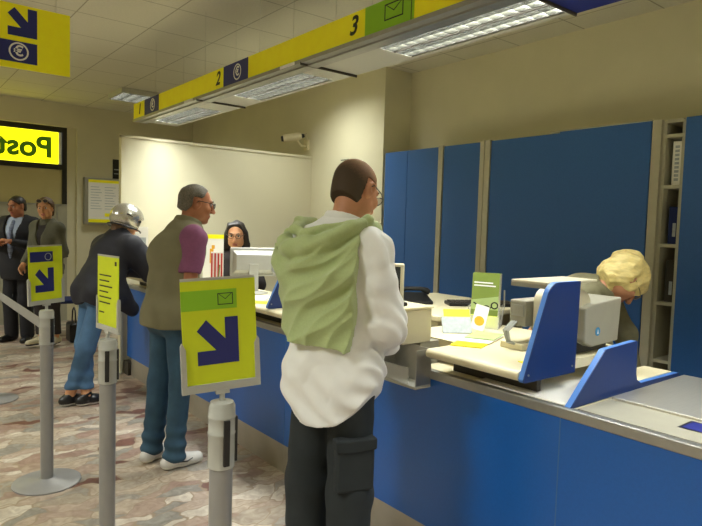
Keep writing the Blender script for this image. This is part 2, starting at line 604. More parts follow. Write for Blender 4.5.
ceiling_panel(2.70, 7.95, 'small recessed louvre light in the ceiling over the far counter end', 12.0)
ceiling_panel(3.30, 5.15, 'recessed louvre light hidden above the overhead sign strip before the projecting wall', 15.0)
for x, y in ((-1.34, 7.96), (-1.34, 4.86), (-1.34, 1.76), (-1.34, -1.34), (1.56, -1.34)):  # unseen panels, added to brighten the hall and its far end
    ceiling_panel(x, y, 'unseen louvre light added in the ceiling of the waiting area')

# overhead sign strip with three twin fixtures
t = thing('overhead_sign_strip', 'long yellow overhead sign strip with numbered counters and louvre lights', 'sign', (2.2, 3.4, 2.5))
Y0, Y1 = -.7, 5.95
FIX = ((-.12, .83), (1.53, 2.495), (3.24, 4.18), (4.84, 5.80))
MB().bx(2.0, 2.03, Y0, Y1 + .05, 2.50, 2.648).build('sign_panel', M['yellow'], t, bevel=.002)
MB().bx(1.992, 2.04, Y0, Y1 + .05, 2.478, 2.50).bx(2.04, 2.11, Y0, Y1, 2.468, 2.482).build('rail', M['alu'], t)
b = MB()
b.bx(2.04, 2.42, Y0, Y1, 2.575, 2.60)                 # top of the tray
edges = [Y0]
for f in FIX:
    edges += [f[0], f[1]]
edges.append(Y1)
for i in range(0, len(edges), 2):
    b.bx(2.11, 2.42, edges[i], edges[i + 1], 2.482, 2.575)
for f in FIX:
    b.bx(2.11, 2.122, f[0], f[1], 2.482, 2.575).bx(2.388, 2.42, f[0], f[1], 2.482, 2.575)
b.build('tray', M['tray'], t)
MB().bx(2.11, 2.42, .84, 1.52, 2.4795, 2.482).build('dark_cover', M['navy'], t)
for y in (3.03, 4.50, 1.5):
    MB().bx(1.99, 2.42, y - .004, y + .004, 2.4672, 2.485).build('joint', M['dark'], t)
for y in (3.10, 4.58):
    MB().bx(1.988, 1.993, y, y + .16, 2.480, 2.498).build('maker_plate', M['white'], t)
for f in FIX:
    fx = bpy.data.objects.new('light_fixture', None)
    link(fx, t)
    fx.location = wm(t).inverted() @ Vector((2.255, (f[0] + f[1]) / 2, 2.5))
    MB().bx(2.122, 2.388, f[0], f[1], 2.566, 2.574).build('reflector', M['reflector'], fx)
    cy, ly = (f[0] + f[1]) / 2, f[1] - f[0]
    louver_light(fx, 2.188, cy, 2.485, .118, ly, 2, 14, STRIP_W, .042, .06)
    louver_light(fx, 2.320, cy, 2.485, .118, ly, 2, 14, STRIP_W, .042, .06)
    MB().bx(2.248, 2.260, f[0], f[1], 2.480, 2.53).build('divider_bar', M['dark'], fx)
for n, y in (('1', 5.83), ('2', 4.15), ('3', 2.545)):
    text('number', n, .135, M['ink'], t, plane_m((1.999, y, 2.575), (0, -1, 0), (0, 0, 1)), shear=.25, bold=.003)
for ya, yb in ((5.69, 5.33), (4.055, 3.69)):
    p = MB().bx(1.9975, 2.001, yb, ya, 2.502, 2.646).build('pictogram_panel', M['navy'], t)
    pm = plane_m((1.9970, (ya + yb) / 2 - .03, 2.574), (0, -1, 0), (0, 0, 1))
    MB().ring(.047, .056, -.0004, .0006, pm).build('ring', M['white'], p)
    text('euro_mark', '€', .085, M['white'], p, pm, bold=.002)
p = MB().bx(1.9975, 2.001, 2.085, 2.445, 2.502, 2.646).build('envelope_panel', M['green'], t)
b = MB()
envelope(b, plane_m((1.9972, 2.265, 2.574), (0, -1, 0), (0, 0, 1)), -.028, -.033, .135, .08, .006, -.0004, .001)
b.bx(1.9965, 1.998, 2.100, 2.104, 2.502, 2.646)
b.build('envelope_mark', M['ink'], p)
for y in (-.3, 1.2, 2.75, 3.6, 4.45, 5.5):
    for x in (2.035, 2.3):
        MB().tube([(x, y, 2.6), (x, y, CEIL)], .0016, 6).build('suspension_wire', M['wire'], t)

# hanging direction sign near the ceiling
t = thing('hanging_sign', 'yellow hanging sign with blue arrow and euro mark near the ceiling', 'sign', (.6, 4.0, 2.38))
SX0, SX1 = .25, .946
MB().bx(SX0, SX1, 4.0, 4.012, 2.38, 2.746).build('sign_panel', M['yellow'], t, bevel=.001)
pm = plane_m((0, 3.9995, 0), (1, 0, 0), (0, 0, 1))
b = MB()
arrow(b, pm, .612, 2.565, .153, .165, -.0002, .0012)
b.build('arrow', M['navy'], t)
p = MB().bx(SX0, .765, 3.998, 4.0, 2.415, 2.535).build('euro_panel', M['navy'], t)
pm = plane_m((.668, 3.9975, 2.477), (1, 0, 0), (0, 0, 1))
MB().ring(.043, .052, -.0004, .0008, pm).build('ring', M['white'], p)
text('euro_mark', '€', .08, M['white'], p, pm, bold=.002)
for x in (.33, .87):
    MB().tube([(x, 4.006, 2.74), (x, 4.006, CEIL)], .0016, 6).build('suspension_wire', M['wire'], t)

# ================================================================== the counter
CE = 5.93
CY0 = -1.2
UNITS = ((CY0, 1.178, 'blue counter front section under the steel parcel deck'), (1.178, 3.03, 'blue counter front section in front of the white shirt man'),
         (3.03, 4.88, 'blue counter front section behind the vest man and the big arrow sign'), (4.88, CE, 'blue counter end section below the helmeted rider'))
for ya, yb, lab in UNITS:
    t = thing('counter_unit', lab, 'counter', (1.95, (ya + yb) / 2, 0), 0, 'blue counter sections')
    last = yb == CE
    MB().bx(1.93, 1.97, ya, yb - .003, .172, .848).build('front_panel', M['blue'], t)
    MB().bx(1.93, 1.96, ya, yb - (.12 if last else 0), 0, .172).build('kick_plate', M['kick'], t)
    MB().bx(1.9285, 1.9315, yb - .005, yb - .001, .172, .848).build('seam_strip', M['blue_seam'], t)
    if last:
        MB().bx(1.97, 2.38, CE - .03, CE, 0, .848).build('end_panel', M['partition'], t)
        MB().bx(1.90, 1.955, CE - .12, CE + .01, 0, .13).build('end_foot', M['dark'], t)
t = thing('counter_worktop', 'continuous beige worktop with metal edge along the blue counter', 'worktop', (1.93, 2.5, .85))
MB().bx(1.96, 2.40, CY0, CE, .85, .882).build('board', M['beige'], t)
MB().bx(1.926, 1.96, CY0, CE, .849, .888).build('edge_trim', M['alu'], t, bevel=.004)
t = thing('clerk_desk', 'beige clerk desk carrying the brochure stand and the printer', 'desk', (2.62, 1.0, 0))
MB().bx(2.402, 2.80, -1.2, 2.2, .85, .882).build('desk_top', M['beige'], t)
MB().bx(2.41, 2.43, -1.18, 2.18, 0, .85).build('back_panel', M['door_grey'], t)
for y in (-1.18, 2.16):
    MB().bx(2.43, 2.78, y, y + .02, 0, .85).build('side_panel', M['door_grey'], t)

# ledges with rolled front edge
def ledge(label, outline, group='rolled edge writing ledges on the counter'):
    """outline: list of (x0,x1,y0,y1) boards at ledge height; the first has the rolled front"""
    x0, x1, y0, y1 = outline[0]
    t = thing('writing_ledge', label, 'ledge', (x1, (y0 + y1) / 2, .883), 0, group)
    prof = [(x1, .956), (x0 + .035, .956)]
    for i in range(9):
        a = -PI / 2 - PI * i / 8
        prof.append((x0 + .02 + .02 * math.cos(a), .9755 + .0195 * math.sin(a)))
    prof += [(x1, .995)]
    pm = Matrix(((1, 0, 0, 0), (0, 0, 1, 0), (0, 1, 0, 0), (0, 0, 0, 1)))
    b = MB()
    n = len(prof)
    vs = [(x, y0, z) for x, z in prof] + [(x, y1, z) for x, z in prof]
    fs = [tuple(range(n)), tuple(range(n, 2 * n))[::-1]] + [(i, n + i, n + (i + 1) % n, (i + 1) % n) for i in range(n)]
    b.add(vs, fs)
    for q in outline[1:]:
        b.bx(q[0], q[1], q[2], q[3], .957, .9945)
    o = b.build('board', M['beige'], t, smooth=True)
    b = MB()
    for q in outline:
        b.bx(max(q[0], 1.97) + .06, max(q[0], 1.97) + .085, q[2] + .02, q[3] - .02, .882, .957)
    b.build('riser', M['dark'], t)  # dark riser colour stands in for the shade in the gap under the ledge
    return t


ledge('beige rolled edge ledge in front of the blond clerk', [(1.868, 2.72, 1.325, 1.80), (2.1, 2.72, 1.80, 2.19)])
ledge('beige rolled edge ledge between the vest man and the white shirt man', [(1.868, 2.38, 2.55, 4.35)])
ledge('beige rolled edge ledge under the arms of the helmeted man', [(1.868, 2.32, 4.95, 5.90)])

# tall blue dividers with a small shelf on top
def divider(y, label, zb=.953):
    t = thing('counter_divider', label, 'divider', (2.0, y, .96), 0, 'tall blue counter dividers')
    pts = [(1.868, zb + .012), (1.875, zb + .002), (2.215, zb), (2.225, 1.325), (2.07, 1.325)]
    for i in range(1, 7):
        a = PI / 2 + (PI / 2 - .33) * i / 6
        pts.append((2.07 + .075 * math.cos(a), 1.25 + .075 * math.sin(a)))
    pm = plane_m((0, y, 0), (1, 0, 0), (0, 0, 1))
    MB().prism(pts, 0, .004, pm).build('side_face', M['div_blue'], t)
    MB().prism(pts, -.022, 0, pm).build('panel', M['div_edge'], t, bevel=.003)
    b = MB()
    for x, z in ((1.895, zb + .03), (2.19, zb + .03)):
        b.lathe([(.004, 0), (.004, .006)], (0, 0, 0), 10, pm @ Matrix.Translation((x, z, .002)))
    b.build('screw', M['alu'], t)
    MB().bx(2.03, 2.40, y + .0225, y + .19, 1.312, 1.3235).build('top_shelf', M['beige_dark'], t, bevel=.003)
    MB().bx(2.03, 2.04, y + .0225, y + .19, 1.297, 1.312).build('shelf_lip', M['grey_beige'], t)
    return t


divider(1.30, 'tall blue divider with beige top shelf beside the printer')
divider(3.15, 'tall blue divider left of the white shirt man', .9955)
# low divider with a long arm
t = thing('counter_divider', 'low sloped blue divider with a long arm beside the steel deck', 'divider', (2.2, 1.15, .885))
pm = plane_m((0, 1.15, 0), (1, 0, 0), (0, 0, 1))
pts = [(1.945, .886), (1.96, .886), (2.83, .886), (2.83, .902), (2.47, .906), (2.435, .925), (2.425, .95), (2.418, 1.088), (2.17, 1.078)]
MB().prism(pts, 0, .004, pm).build('side_face', M['div_blue'], t)
MB().prism(pts, -.024, 0, pm).build('panel', M['div_edge'], t, bevel=.003)
MB().bx(2.43, 2.82, 1.176, 1.30, .8925, .904).build('arm_shelf', M['beige'], t)

# metal surfaces at the parcel position
t = thing('steel_deck', 'brushed steel parcel deck at the near end of the counter', 'deck', (2.5, .6, .883))
MB().bx(2.20, 2.84, .0, 1.13, .8835, .896).build('plate', M['steel'], t, bevel=.003)
MB().bx(1.962, 2.19, .0, 1.13, .8835, .8885).build('front_strip', M['grey_beige'], t)
MB().bx(2.075, 2.165, .55, .822, .8885, .8895).build('slot', M['navy'], t)
MB().bx(2.065, 2.175, .54, .832, .8884, .8888).build('slot_frame', M['black'], t)
tag(MB().bx(1.97, 2.40, 1.185, 1.60, .8825, .889).build('steel_tray', M['glare_white'], None, bevel=.002), 'steel plate coloured white as lamp glare between the two blue dividers', 'tray')

# pocket and box at the end of the ledge
t = thing('leaflet_pocket', 'open grey metal pocket hanging at the ledge end', 'pocket', (1.9, 1.93, .80))
b = MB().bx(1.835, 1.928, 1.822, 1.827, .825, .985).bx(1.835, 1.928, 2.045, 2.05, .825, .985).bx(1.922, 1.928, 1.827, 2.045, .825, .985)
b.build('shell', M['alu'], t)
MB().bx(1.832, 1.928, 1.82, 2.052, .812, .825).build('base_lip', M['acrylic'], t, bevel=.002)
MB().bx(1.835, 1.838, 1.87, 2.045, .825, .90).build('front_pane', M['clear'], t)
t = thing('counter_box', 'upright beige box beside the white shirt man', 'box', (1.92, 2.0, .883))
MB().bx(1.845, 2.03, 1.925, 2.12, .99, 1.148).build('body', M['beige_dark'], t, bevel=.006)
MB().bx(1.838, 2.04, 1.918, 2.13, 1.148, 1.158).build('lid', M['beige'], t, bevel=.003)
MB().bx(1.965, 2.09, 1.93, 2.12, .882, .99).build('plinth', M['grey_beige'], t)
t = thing('card_terminal', 'small card terminal with a keypad on the beige box', 'terminal', (1.87, 2.02, 1.158))
tm = Matrix.Translation((1.868, 2.035, 1.158)) @ Matrix.Rotation(.25, 4, 'Z') @ Matrix.Rotation(-.0, 4, 'X')
MB().add([(-.037, -.07, 0), (.037, -.07, 0), (.037, .07, 0), (-.037, .07, 0), (-.036, -.07, .016), (.036, -.07, .016), (.036, .07, .036), (-.036, .07, .036)],
         [(3, 2, 1, 0), (4, 5, 6, 7), (0, 1, 5, 4), (1, 2, 6, 5), (2, 3, 7, 6), (3, 0, 4, 7)], tm).build('case', M['black'], t, bevel=.004)
km = tm @ Matrix.Translation((0, 0, .026)) @ Matrix.Rotation(math.atan2(.02, .14), 4, 'X')
b = MB()
for i in range(3):
    for j in range(4):
        b.bx(-.026 + i * .019, -.012 + i * .019, -.06 + j * .017, -.048 + j * .017, 0, .004, km)
b.build('key', M['grey_beige'], t)
MB().bx(-.027, .027, .018, .055, 0, .003, km).build('display', M['pgreenl'], t)

# ================================================================== printer and clutter at the third counter
t = thing('document_printer', 'bulky beige printer with a rounded front behind the tall blue divider', 'printer', (2.48, 1.5, .995))
pm = plane_m((0, 1.335, 0), (1, 0, 0), (0, 0, 1))
pts = [(2.34, 1.055), (2.40, 1.03), (2.62, 1.04), (2.635, 1.235), (2.40, 1.215), (2.335, 1.20)]
MB().prism(pts, -.22, .004, pm).build('body', M['grey_beige'], t, bevel=.006)
pts = []
for i in range(11):
    a = PI * i / 10
    pts.append((2.345 + .085 * math.cos(a), 1.215 + .06 * math.sin(a)))
pts = [(2.262, 1.07), (2.43, 1.07)] + pts
MB().prism(pts, -.20, -.03, pm).build('paper_cover', M['beige_dark'], t, smooth=True)
MB().prism([(2.27, 1.0), (2.6, 1.0), (2.6, 1.052), (2.27, 1.066)], -.20, -.04, pm).build('base', M['black'], t)
MB().bx(2.25, 2.28, 1.37, 1.53, 1.04, 1.07).build('paper_slot', M['grey_beige'], t)
lm = plane_m((2.44, 1.3305, 1.095), (1, 0, 0), (0, 0, 1))
lg = MB().lathe([(.019, 0), (.019, .0012)], (0, 0, 0), 24, lm).build('logo', mat('logo_blue', s2l(40, 130, 180), .4), t)
MB().prism([(-.006, -.01), (.006, -.01), (0, .01)], .001, .002, lm).build('logo_mark', M['white'], lg)
MB().bx(2.22, 2.45, 1.545, 1.63, 1.10, 1.215).build('feed_unit', M['grey_beige'], t, bevel=.006)
MB().bx(2.215, 2.222, 1.555, 1.62, 1.145, 1.195).bx(2.25, 2.42, 1.627, 1.632, 1.14, 1.19).build('connector_panel', M['alu'], t)
b = MB()
for k in range(3):
    b.tube([(2.215, 1.61 - k * .012, 1.12), (2.17, 1.62 - k * .012, 1.08), (2.17 + .01 * k, 1.60, 1.03), (2.23, 1.57, 1.01), (2.3, 1.545, 1.02 + .01 * k)], .005, 8)
b.build('cable', M['acrylic'], t)
MB().bx(2.2, 2.46, 1.54, 1.66, .9955, 1.025).build('foot_tray', M['beige'], t, bevel=.004)

t = thing('brochure_stand', 'clear stand holding green booklets on the ledge', 'stand', (2.56, 2.04, .9955), math.radians(-60))
MB().bx(-.082, .082, -.055, .10, 0, .006).bx(-.082, .082, -.055, -.051, .006, .07).bx(-.082, -.078, -.055, .09, .006, .12).bx(.078, .082, -.055, .09, .006, .12).build('tray', M['clear'], t, world=False)
MB().tube([(.078, .05, .004), (.09, .09, .11), (.09, .07, .20)], .004, 8).build('back_strut', M['alu'], t, world=False)
base = wm(t)
for k in range(3):
    r = thing('brochure', ['foremost green booklet with dark line drawing in the clear stand', 'green booklet behind the foremost one in the clear stand', 'rearmost green booklet leaning in the clear stand'][k], 'booklet',
              base @ Vector((0, -.03 + .028 * k, .0085)), math.radians(-60), 'green booklets in the clear stand')
    lean = Matrix.Rotation(math.radians(-7), 4, 'X')
    MB().bx(-.072, .072, 0, .02, 0, .285, lean).build('page_block', M['paper'], r, world=False)
    fm = lean @ plane_m((0, -.0008, 0), (1, 0, 0), (0, 0, 1))
    MB().bx(-.072, .072, -.0012, .0, 0, .285, lean).build('cover', M['pgreen'], r, world=False)
    if k == 0:
        MB().prism([(-.072, .09), (.072, .09), (.072, .165), (-.072, .14)], .0005, .001, fm).build('pale_band', M['pgreenl'], r, world=False)
        MB().prism([(-.072, .0), (.072, .0), (.072, .06), (-.072, .06)], .0005, .001, fm).build('lime_band', M['yellowgreen'], r, world=False)
        b = MB().ring(.013, .02, .001, .002, fm @ Matrix.Translation((.01, .095, 0)), 16).ring(.013, .02, .001, .002, fm @ Matrix.Translation((.052, .115, 0)), 16)
        b.prism([(-.062, .125), (-.058, .13), (-.005, .10), (-.01, .093)], .001, .002, fm).prism([(.028, .096), (.028, .102), (.04, .112), (.04, .106)], .001, .002, fm)
        b.build('line_drawing', M['black'], r, world=False)
        b = MB()
        for i, (z, w_) in enumerate(((.232, .10), (.216, .115))):
            b.prism([(-.062, z), (-.062 + w_, z - .002), (-.062 + w_, z + .005), (-.062, z + .007)], .001, .0016, fm)
        b.build('title_line', M['white'], r, world=False)


def leaflet(name, label, pts, z, m, th=.003, group=None):
    b = MB()
    n = len(pts)
    a = sum(pts[i][0] * pts[(i + 1) % n][1] - pts[(i + 1) % n][0] * pts[i][1] for i in range(n))
    if a < 0:
        pts = pts[::-1]
    b.add([(x, y, z) for x, y in pts] + [(x, y, z + th) for x, y in pts], [tuple(range(n))[::-1], tuple(range(n, 2 * n))] + [(i, (i + 1) % n, n + (i + 1) % n, n + i) for i in range(n)])
    return tag(b.build(name, m), label, 'leaflet', group)


leaflet('leaflet', 'green leaflet topmost of the fan on the ledge', [(2.19, 1.86), (2.25, 1.735), (2.43, 1.81), (2.38, 1.94)], 1.0045, M['pgreenl'], .003, 'leaflets fanned on the ledge')
leaflet('leaflet', 'white leaflet in the middle of the fan on the ledge', [(2.11, 1.835), (2.18, 1.705), (2.42, 1.80), (2.37, 1.94)], 1.0003, M['paper'], .003, 'leaflets fanned on the ledge')
leaflet('leaflet', 'yellow leaflet lowest of the fan at the ledge corner', [(2.015, 1.795), (2.09, 1.675), (2.41, 1.81), (2.36, 1.95)], .9956, M['pyellow'], .004, 'leaflets fanned on the ledge')
leaflet('paper_or_glare_sheet', 'white sheet added as lamp glare behind the low blue divider under the printer', [(2.41, 1.19), (2.80, 1.19), (2.80, 1.31), (2.41, 1.31)], .8825, M['glare_white'], .003)  # added white sheet carries the painted lamp glare on over the desk
leaflet('sticky_note', 'yellow sticky note against the tall blue divider', [(1.985, 1.36), (2.02, 1.33), (2.05, 1.40), (2.015, 1.43)], .9956, M['pyellow'], .002)
# tilted grey booklet with yellow top and the white card
t = thing('booklet', 'grey booklet with a yellow top leaning behind the leaflet fan', 'booklet', (2.285, 1.985, .9985), math.radians(-35))
lean = Matrix.Rotation(math.radians(-35), 4, 'X')
MB().bx(-.075, .075, 0, .008, .0, .09, lean).build('grey_cover', M['pgrey'], t, world=False)
MB().bx(-.06, .075, .002, .010, .09, .135, lean).build('yellow_top', M['pyellow'], t, world=False)
MB().bx(-.05, .05, .065, .07, 0, .08).build('easel_back', M['grey_beige'], t, world=False)
t = thing('card', 'white card with an orange disc leaning beside the grey booklet', 'card', (2.405, 1.965, .9965), math.radians(-40))
lean = Matrix.Rotation(math.radians(-22), 4, 'X') @ Matrix.Rotation(math.radians(16), 4, 'Y')
MB().bx(-.035, .035, 0, .003, .012, .145, lean).build('sheet', M['paper'], t, world=False)
fm = lean @ plane_m((0, -.0003, .06), (1, 0, 0), (0, 0, 1))
MB().lathe([(.026, 0), (.026, .0008)], (0, 0, 0), 20, fm).build('disc', M['orange'], t, world=False)
t = thing('pen_pot', 'dark pen tray behind the beige box', 'tray', (2.15, 2.13, .9956))
MB().lathe([(.04, 0), (.045, .05), (.04, .05), (.036, .006)], (0, 0, 0), 20).build('pot', M['black'], t, world=False, smooth=True)
b = MB()
for k in range(3):
    b.tube([(0.01 * k - .01, 0, .01), (.03 * k - .03, .02, .1)], .004, 8)
b.build('pen', M['orange'], t, world=False)

# side desk with phone, keyboard and a monitor
t = thing('side_desk', 'beige side desk behind the counter carrying phone and keyboard', 'desk', (2.9, 2.75, 0))
MB().bx(2.46, 3.35, 2.28, 3.15, .995, 1.03).build('desk_top', M['beige'], t, bevel=.008)
MB().bx(2.50, 3.30, 3.06, 3.10, 0, .995).bx(2.5, 2.53, 2.32, 3.06, 0, .995).bx(3.27, 3.3, 2.32, 3.06, 0, .995).build('side_panel', M['beige_dark'], t)
t = thing('telephone', 'black desk telephone with its handset on the side desk', 'telephone', (2.76, 2.78, 1.03), math.radians(-30))
MB().add([(-.1, -.1, 0), (.1, -.1, 0), (.1, .1, 0), (-.1, .1, 0), (-.1, -.1, .02), (.1, -.1, .02), (.1, .1, .06), (-.1, .1, .06)],
         [(3, 2, 1, 0), (4, 5, 6, 7), (0, 1, 5, 4), (1, 2, 6, 5), (2, 3, 7, 6), (3, 0, 4, 7)]).build('base', M['black'], t, world=False, bevel=.006)
MB().tube([(-.11, .04, .065), (-.09, .04, .075), (-.05, .04, .088), (.05, .04, .088), (.09, .04, .075), (.11, .04, .065)], [.018, .022, .014, .014, .022, .018], 12).build('handset', M['black'], t, world=False, smooth=True)
t = thing('keyboard', 'dark keyboard lying on the side desk by the cabinets', 'keyboard', (3.06, 2.48, 1.03), math.radians(-33))
MB().bx(-.22, .22, -.07, .07, 0, .022).build('case', M['black'], t, world=False, bevel=.005)
b = MB()
for i in range(14):
    for j in range(4):
        b.bx(-.205 + i * .0295, -.181 + i * .0295, -.058 + j * .03, -.034 + j * .03, .022, .029)
b.build('keys', M['dark'], t, world=False)


def monitor(loc, rz, label, w_=.36, h_=.25, m=M['beige_dark'], base_h=.10):
    t = thing('monitor', label, 'monitor', loc, rz)
    zc = base_h + h_ / 2
    b = MB().bx(-w_ / 2, w_ / 2, -.02, .0, base_h, base_h + h_)
    b.build('case', m, t, world=False, bevel=.008)
    b = MB()
    k = .8
    b.add([(-w_ / 2 * .9, 0, base_h + .02), (w_ / 2 * .9, 0, base_h + .02), (w_ / 2 * .9, 0, base_h + h_ - .02), (-w_ / 2 * .9, 0, base_h + h_ - .02),
           (-w_ / 2 * .74, .045, base_h + .05), (w_ / 2 * .74, .045, base_h + .05), (w_ / 2 * .74, .045, base_h + h_ - .05), (-w_ / 2 * .74, .045, base_h + h_ - .05)],
          [(0, 1, 2, 3), (7, 6, 5, 4), (0, 4, 5, 1), (1, 5, 6, 2), (2, 6, 7, 3), (3, 7, 4, 0)])
    b.build('back_shell', m, t, world=False, bevel=.004)
    MB().bx(-w_ / 2 + .018, w_ / 2 - .018, -.0212, -.0195, base_h + .018, base_h + h_ - .018).build('screen', M['screen'], t, world=False)
    MB().bx(-.035, .035, .0, .05, .008, base_h + h_ * .45).build('neck', m, t, world=False, bevel=.004)
    MB().lathe([(.11, 0), (.11, .008), (.03, .02)], (0, .02, 0), 28).build('base', m, t, world=False, smooth=True)
    return t


monitor((2.12, 2.45, .883), math.radians(-58), 'dark screen with a beige bezel beside the white shirt man', .34, .28, base_h=.165)
monitor((2.215, 3.95, .9955), math.radians(-23 + 180), 'light grey monitor seen from behind in front of the seated clerk', .345, .215, M['acrylic'], base_h=.125)

# second counter clutter
t = thing('poster_stand', 'white leaflet stand with yellow header before the screen wall', 'stand', (2.21, 4.62, .9955), math.radians(-16))
MB().bx(-.085, .085, 0, .006, .0, .42).build('sheet', M['paper'], t, world=False)
MB().bx(-.085, .085, -.002, 0, .385, .42).build('yellow_header', M['yellow'], t, world=False)
b = MB().bx(-.03, .0, -.002, 0, .18, .30).bx(.0, .03, -.0018, 0, .16, .27).bx(-.015, .01, -.0022, 0, .30, .33)
b.build('printed_figure', M['orange'], t, world=False)
MB().bx(-.085, .085, -.03, .05, 0, .005).build('foot', M['clear'], t, world=False)
t = thing('document_folder', 'red and white striped folder standing beside the grey monitor', 'folder', (2.0, 4.12, .9955), math.radians(-26))
MB().bx(-.045, .045, 0, .03, 0, .30).build('case', M['paper'], t, world=False)
b = MB()
for k in range(4):
    b.bx(-.043 + k * .024, -.031 + k * .024, -.002, 0, .01, .29)
b.build('stripe', M['red'], t, world=False)
leaflet('leaflet', 'yellow leaflet lying on the ledge beside the big arrow sign', [(1.92, 3.44), (2.01, 3.32), (2.08, 3.42), (1.99, 3.54)], .9956, M['pyellow'], .003)
leaflet('paper_or_glare_sheet', 'white paper sheet lying before the grey monitor', [(1.92, 3.62), (2.04, 3.50), (2.20, 3.68), (2.08, 3.80)], .9956, M['paper'], .003)
t = thing('pen', 'thin green pen standing in its holder beside the vest man', 'pen', (1.97, 4.05, .9955))
MB().lathe([(.03, 0), (.03, .008), (.01, .03)], (0, 0, 0), 16).build('holder', M['black'], t, world=False)
MB().tube([(0, 0, .02), (.015, -.01, .21)], .005, 8).build('barrel', M['pgreen'], t, world=False)
t = thing('poster_stand', 'pale leaflet stand on the ledge behind the helmet', 'stand', (1.92, 5.55, .9955), math.radians(-10))
MB().bx(-.07, .07, 0, .005, 0, .46).build('sheet', M['paper'], t, world=False)
MB().bx(-.05, .05, -.0015, 0, .2, .36).build('print', M['pgrey'], t, world=False)
MB().bx(-.07, .07, -.03, .05, 0, .005).build('foot', M['clear'], t, world=False)

# ================================================================== cabinets
CX = 4.10
def cabinet(name, label, y0, y1, doors, frame_y=(), tall=0):
    t = thing(name, label, 'cabinet', (CX + .18, (y0 + y1) / 2, 0), 0, 'blue cabinets along the right wall')
    b = MB().bx(CX + .02, 4.46, y0, y0 + .018, 0, 2.27).bx(CX + .02, 4.46, y1 - .018, y1, 0, 2.27).bx(CX + .02, 4.46, y0, y1, 2.25, 2.275).bx(4.44, 4.46, y0, y1, 0, 2.25)
    b.build('carcass', M['cab_frame'], t)
    for k, (a, c, dx, hz) in enumerate(doors):
        MB().bx(CX + dx, CX + dx + .018, a, c, .06, 2.275 + hz).build('door', M['cab_blue'], t, bevel=.002)
    for a, c in frame_y:
        MB().bx(CX - .008, CX + .03, a, c, 0, 2.285).build('upright', M['cab_frame'], t, bevel=.002)
    return t


cabinet('tall_cabinet', 'blue two door cabinet against the projecting wall', 3.822, 4.63, [(4.298, 4.622, 0, 0), (3.886, 4.292, 0, 0)], [(3.822, 3.878)])
cabinet('tall_cabinet', 'narrow blue cabinet with one door between pale uprights', 3.342, 3.820, [(3.392, 3.812, 0, 0)], [(3.342, 3.388)])
c = cabinet('tall_cabinet', 'wide blue cabinet with two sliding doors behind the blond clerk', 1.862, 3.338, [(2.615, 3.275, 0, 0), (1.93, 2.62, -.012, .008)], [(3.28, 3.336), (1.865, 1.925)])
MB().bx(CX - .014, CX + .02, 1.93, 2.70, 2.283, 2.293).build('sliding_rail', M['cab_frame'], c)
cabinet('tall_cabinet', 'blue cabinet right of the open binder shelves', .70, 1.722, [(1.215, 1.716, 0, .01), (.706, 1.21, 0, .01)])
t = thing('shelf_unit', 'narrow open shelf unit with binders between blue cabinets', 'shelf', (CX + .2, 1.79, 0))
b = MB().bx(CX + .02, 4.46, 1.724, 1.742, 0, 2.275).bx(CX + .02, 4.46, 1.842, 1.86, 0, 2.275).bx(4.44, 4.46, 1.742, 1.842, 0, 2.275)
b.build('carcass', M['cab_frame'], t)
b = MB()
SH = (2.165, 1.83, 1.44, 1.05, .66, .27, 2.262)
for z in SH:
    b = MB().bx(CX + .02, 4.44, 1.742, 1.842, z, z + .022)
    b.build('shelf', M['cab_frame'], t)
for k, (z, h_, col, lab) in enumerate(((1.852, .29, 'paper', 'white ring binder with printed spine on the upper shelf'), (1.462, .25, 'chair_blue', 'dark blue binder on the middle shelf of the open unit'), (1.072, .28, 'dark', 'dark box file on the low shelf of the open unit'))):
    f = thing('binder', lab, 'binder', (CX + .2, 1.79, z), 0, 'binders in the open shelf unit')
    MB().bx(CX + .06, 4.36, 1.752, 1.812, z + .0005, z + h_).build('case', M[col], f)
    if k == 0:
        b = MB()
        for i in range(9):
            b.bx(CX + .0585, CX + .06, 1.77, 1.797, z + .03 + i * .027, z + .047 + i * .027)
        b.build('spine_print', M['pgrey'], f)
    else:
        MB().bx(CX + .0585, CX + .06, 1.765, 1.785, z + .05, z + .14).build('spine_label', M['pgrey'], f)

# ================================================================== wall fittings
t = thing('security_camera', 'cream security camera on a bracket high on the projecting wall', 'camera', (4.10, 6.07, 2.45))
b = MB().bx(4.085, 4.10, 6.01, 6.11, 2.42, 2.54)
b.tube([(4.095, 6.06, 2.46), (4.0, 6.04, 2.46), (3.95, 6.04, 2.51)], .014, 8)
b.build('bracket', M['beige'], t)
d = Vector((-.62, .35, -.14)).normalized()
c0 = Vector((3.98, 6.00, 2.57))
p0, p1 = c0, c0 + d * .22
MB().tube([p0, p0 + d * .04, p1 - d * .02, p1], [.036, .046, .046, .04], 14).build('body', M['beige'], t, smooth=True)
MB().tube([p1, p1 + d * .025], [.036, .03], 14).build('lens', M['black'], t, smooth=True)
MB().tube([p0 - d * .035, p0 + d * .01], [.02, .03], 12).build('rear_cap', M['black'], t, smooth=True)
b = MB()
b.tube([p0 - d * .02, p0 + Vector((.03, -.06, .03)), (4.05, 6.02, 2.60), (4.095, 6.04, 2.52)], .006, 8)
b.build('cable', M['beige_dark'], t)
t = thing('no_smoking_sign', 'small white sign with red ring above the bald head', 'sign', (4.10, 5.3, 2.2))
pm = plane_m((4.098, 5.30, 2.15), (0, -1, 0), (0, 0, 1))
MB().prism([(-.085, -.1), (.085, -.1), (.085, .13), (-.085, .13)], -.002, 0, pm).build('plate', M['partition'], t)
b = MB().ring(.052, .066, 0, .001, pm)
b.prism([(-.045, .035), (-.035, .045), (.045, -.035), (.035, -.045)], 0, .0008, pm)
b.build('red_ring', M['red'], t)
b = MB()
for k in range(7):
    b.prism([(-.07 + .021 * k, .095), (-.055 + .021 * k, .095), (-.055 + .021 * k, .108), (-.07 + .021 * k, .108)], 0, .001, pm)
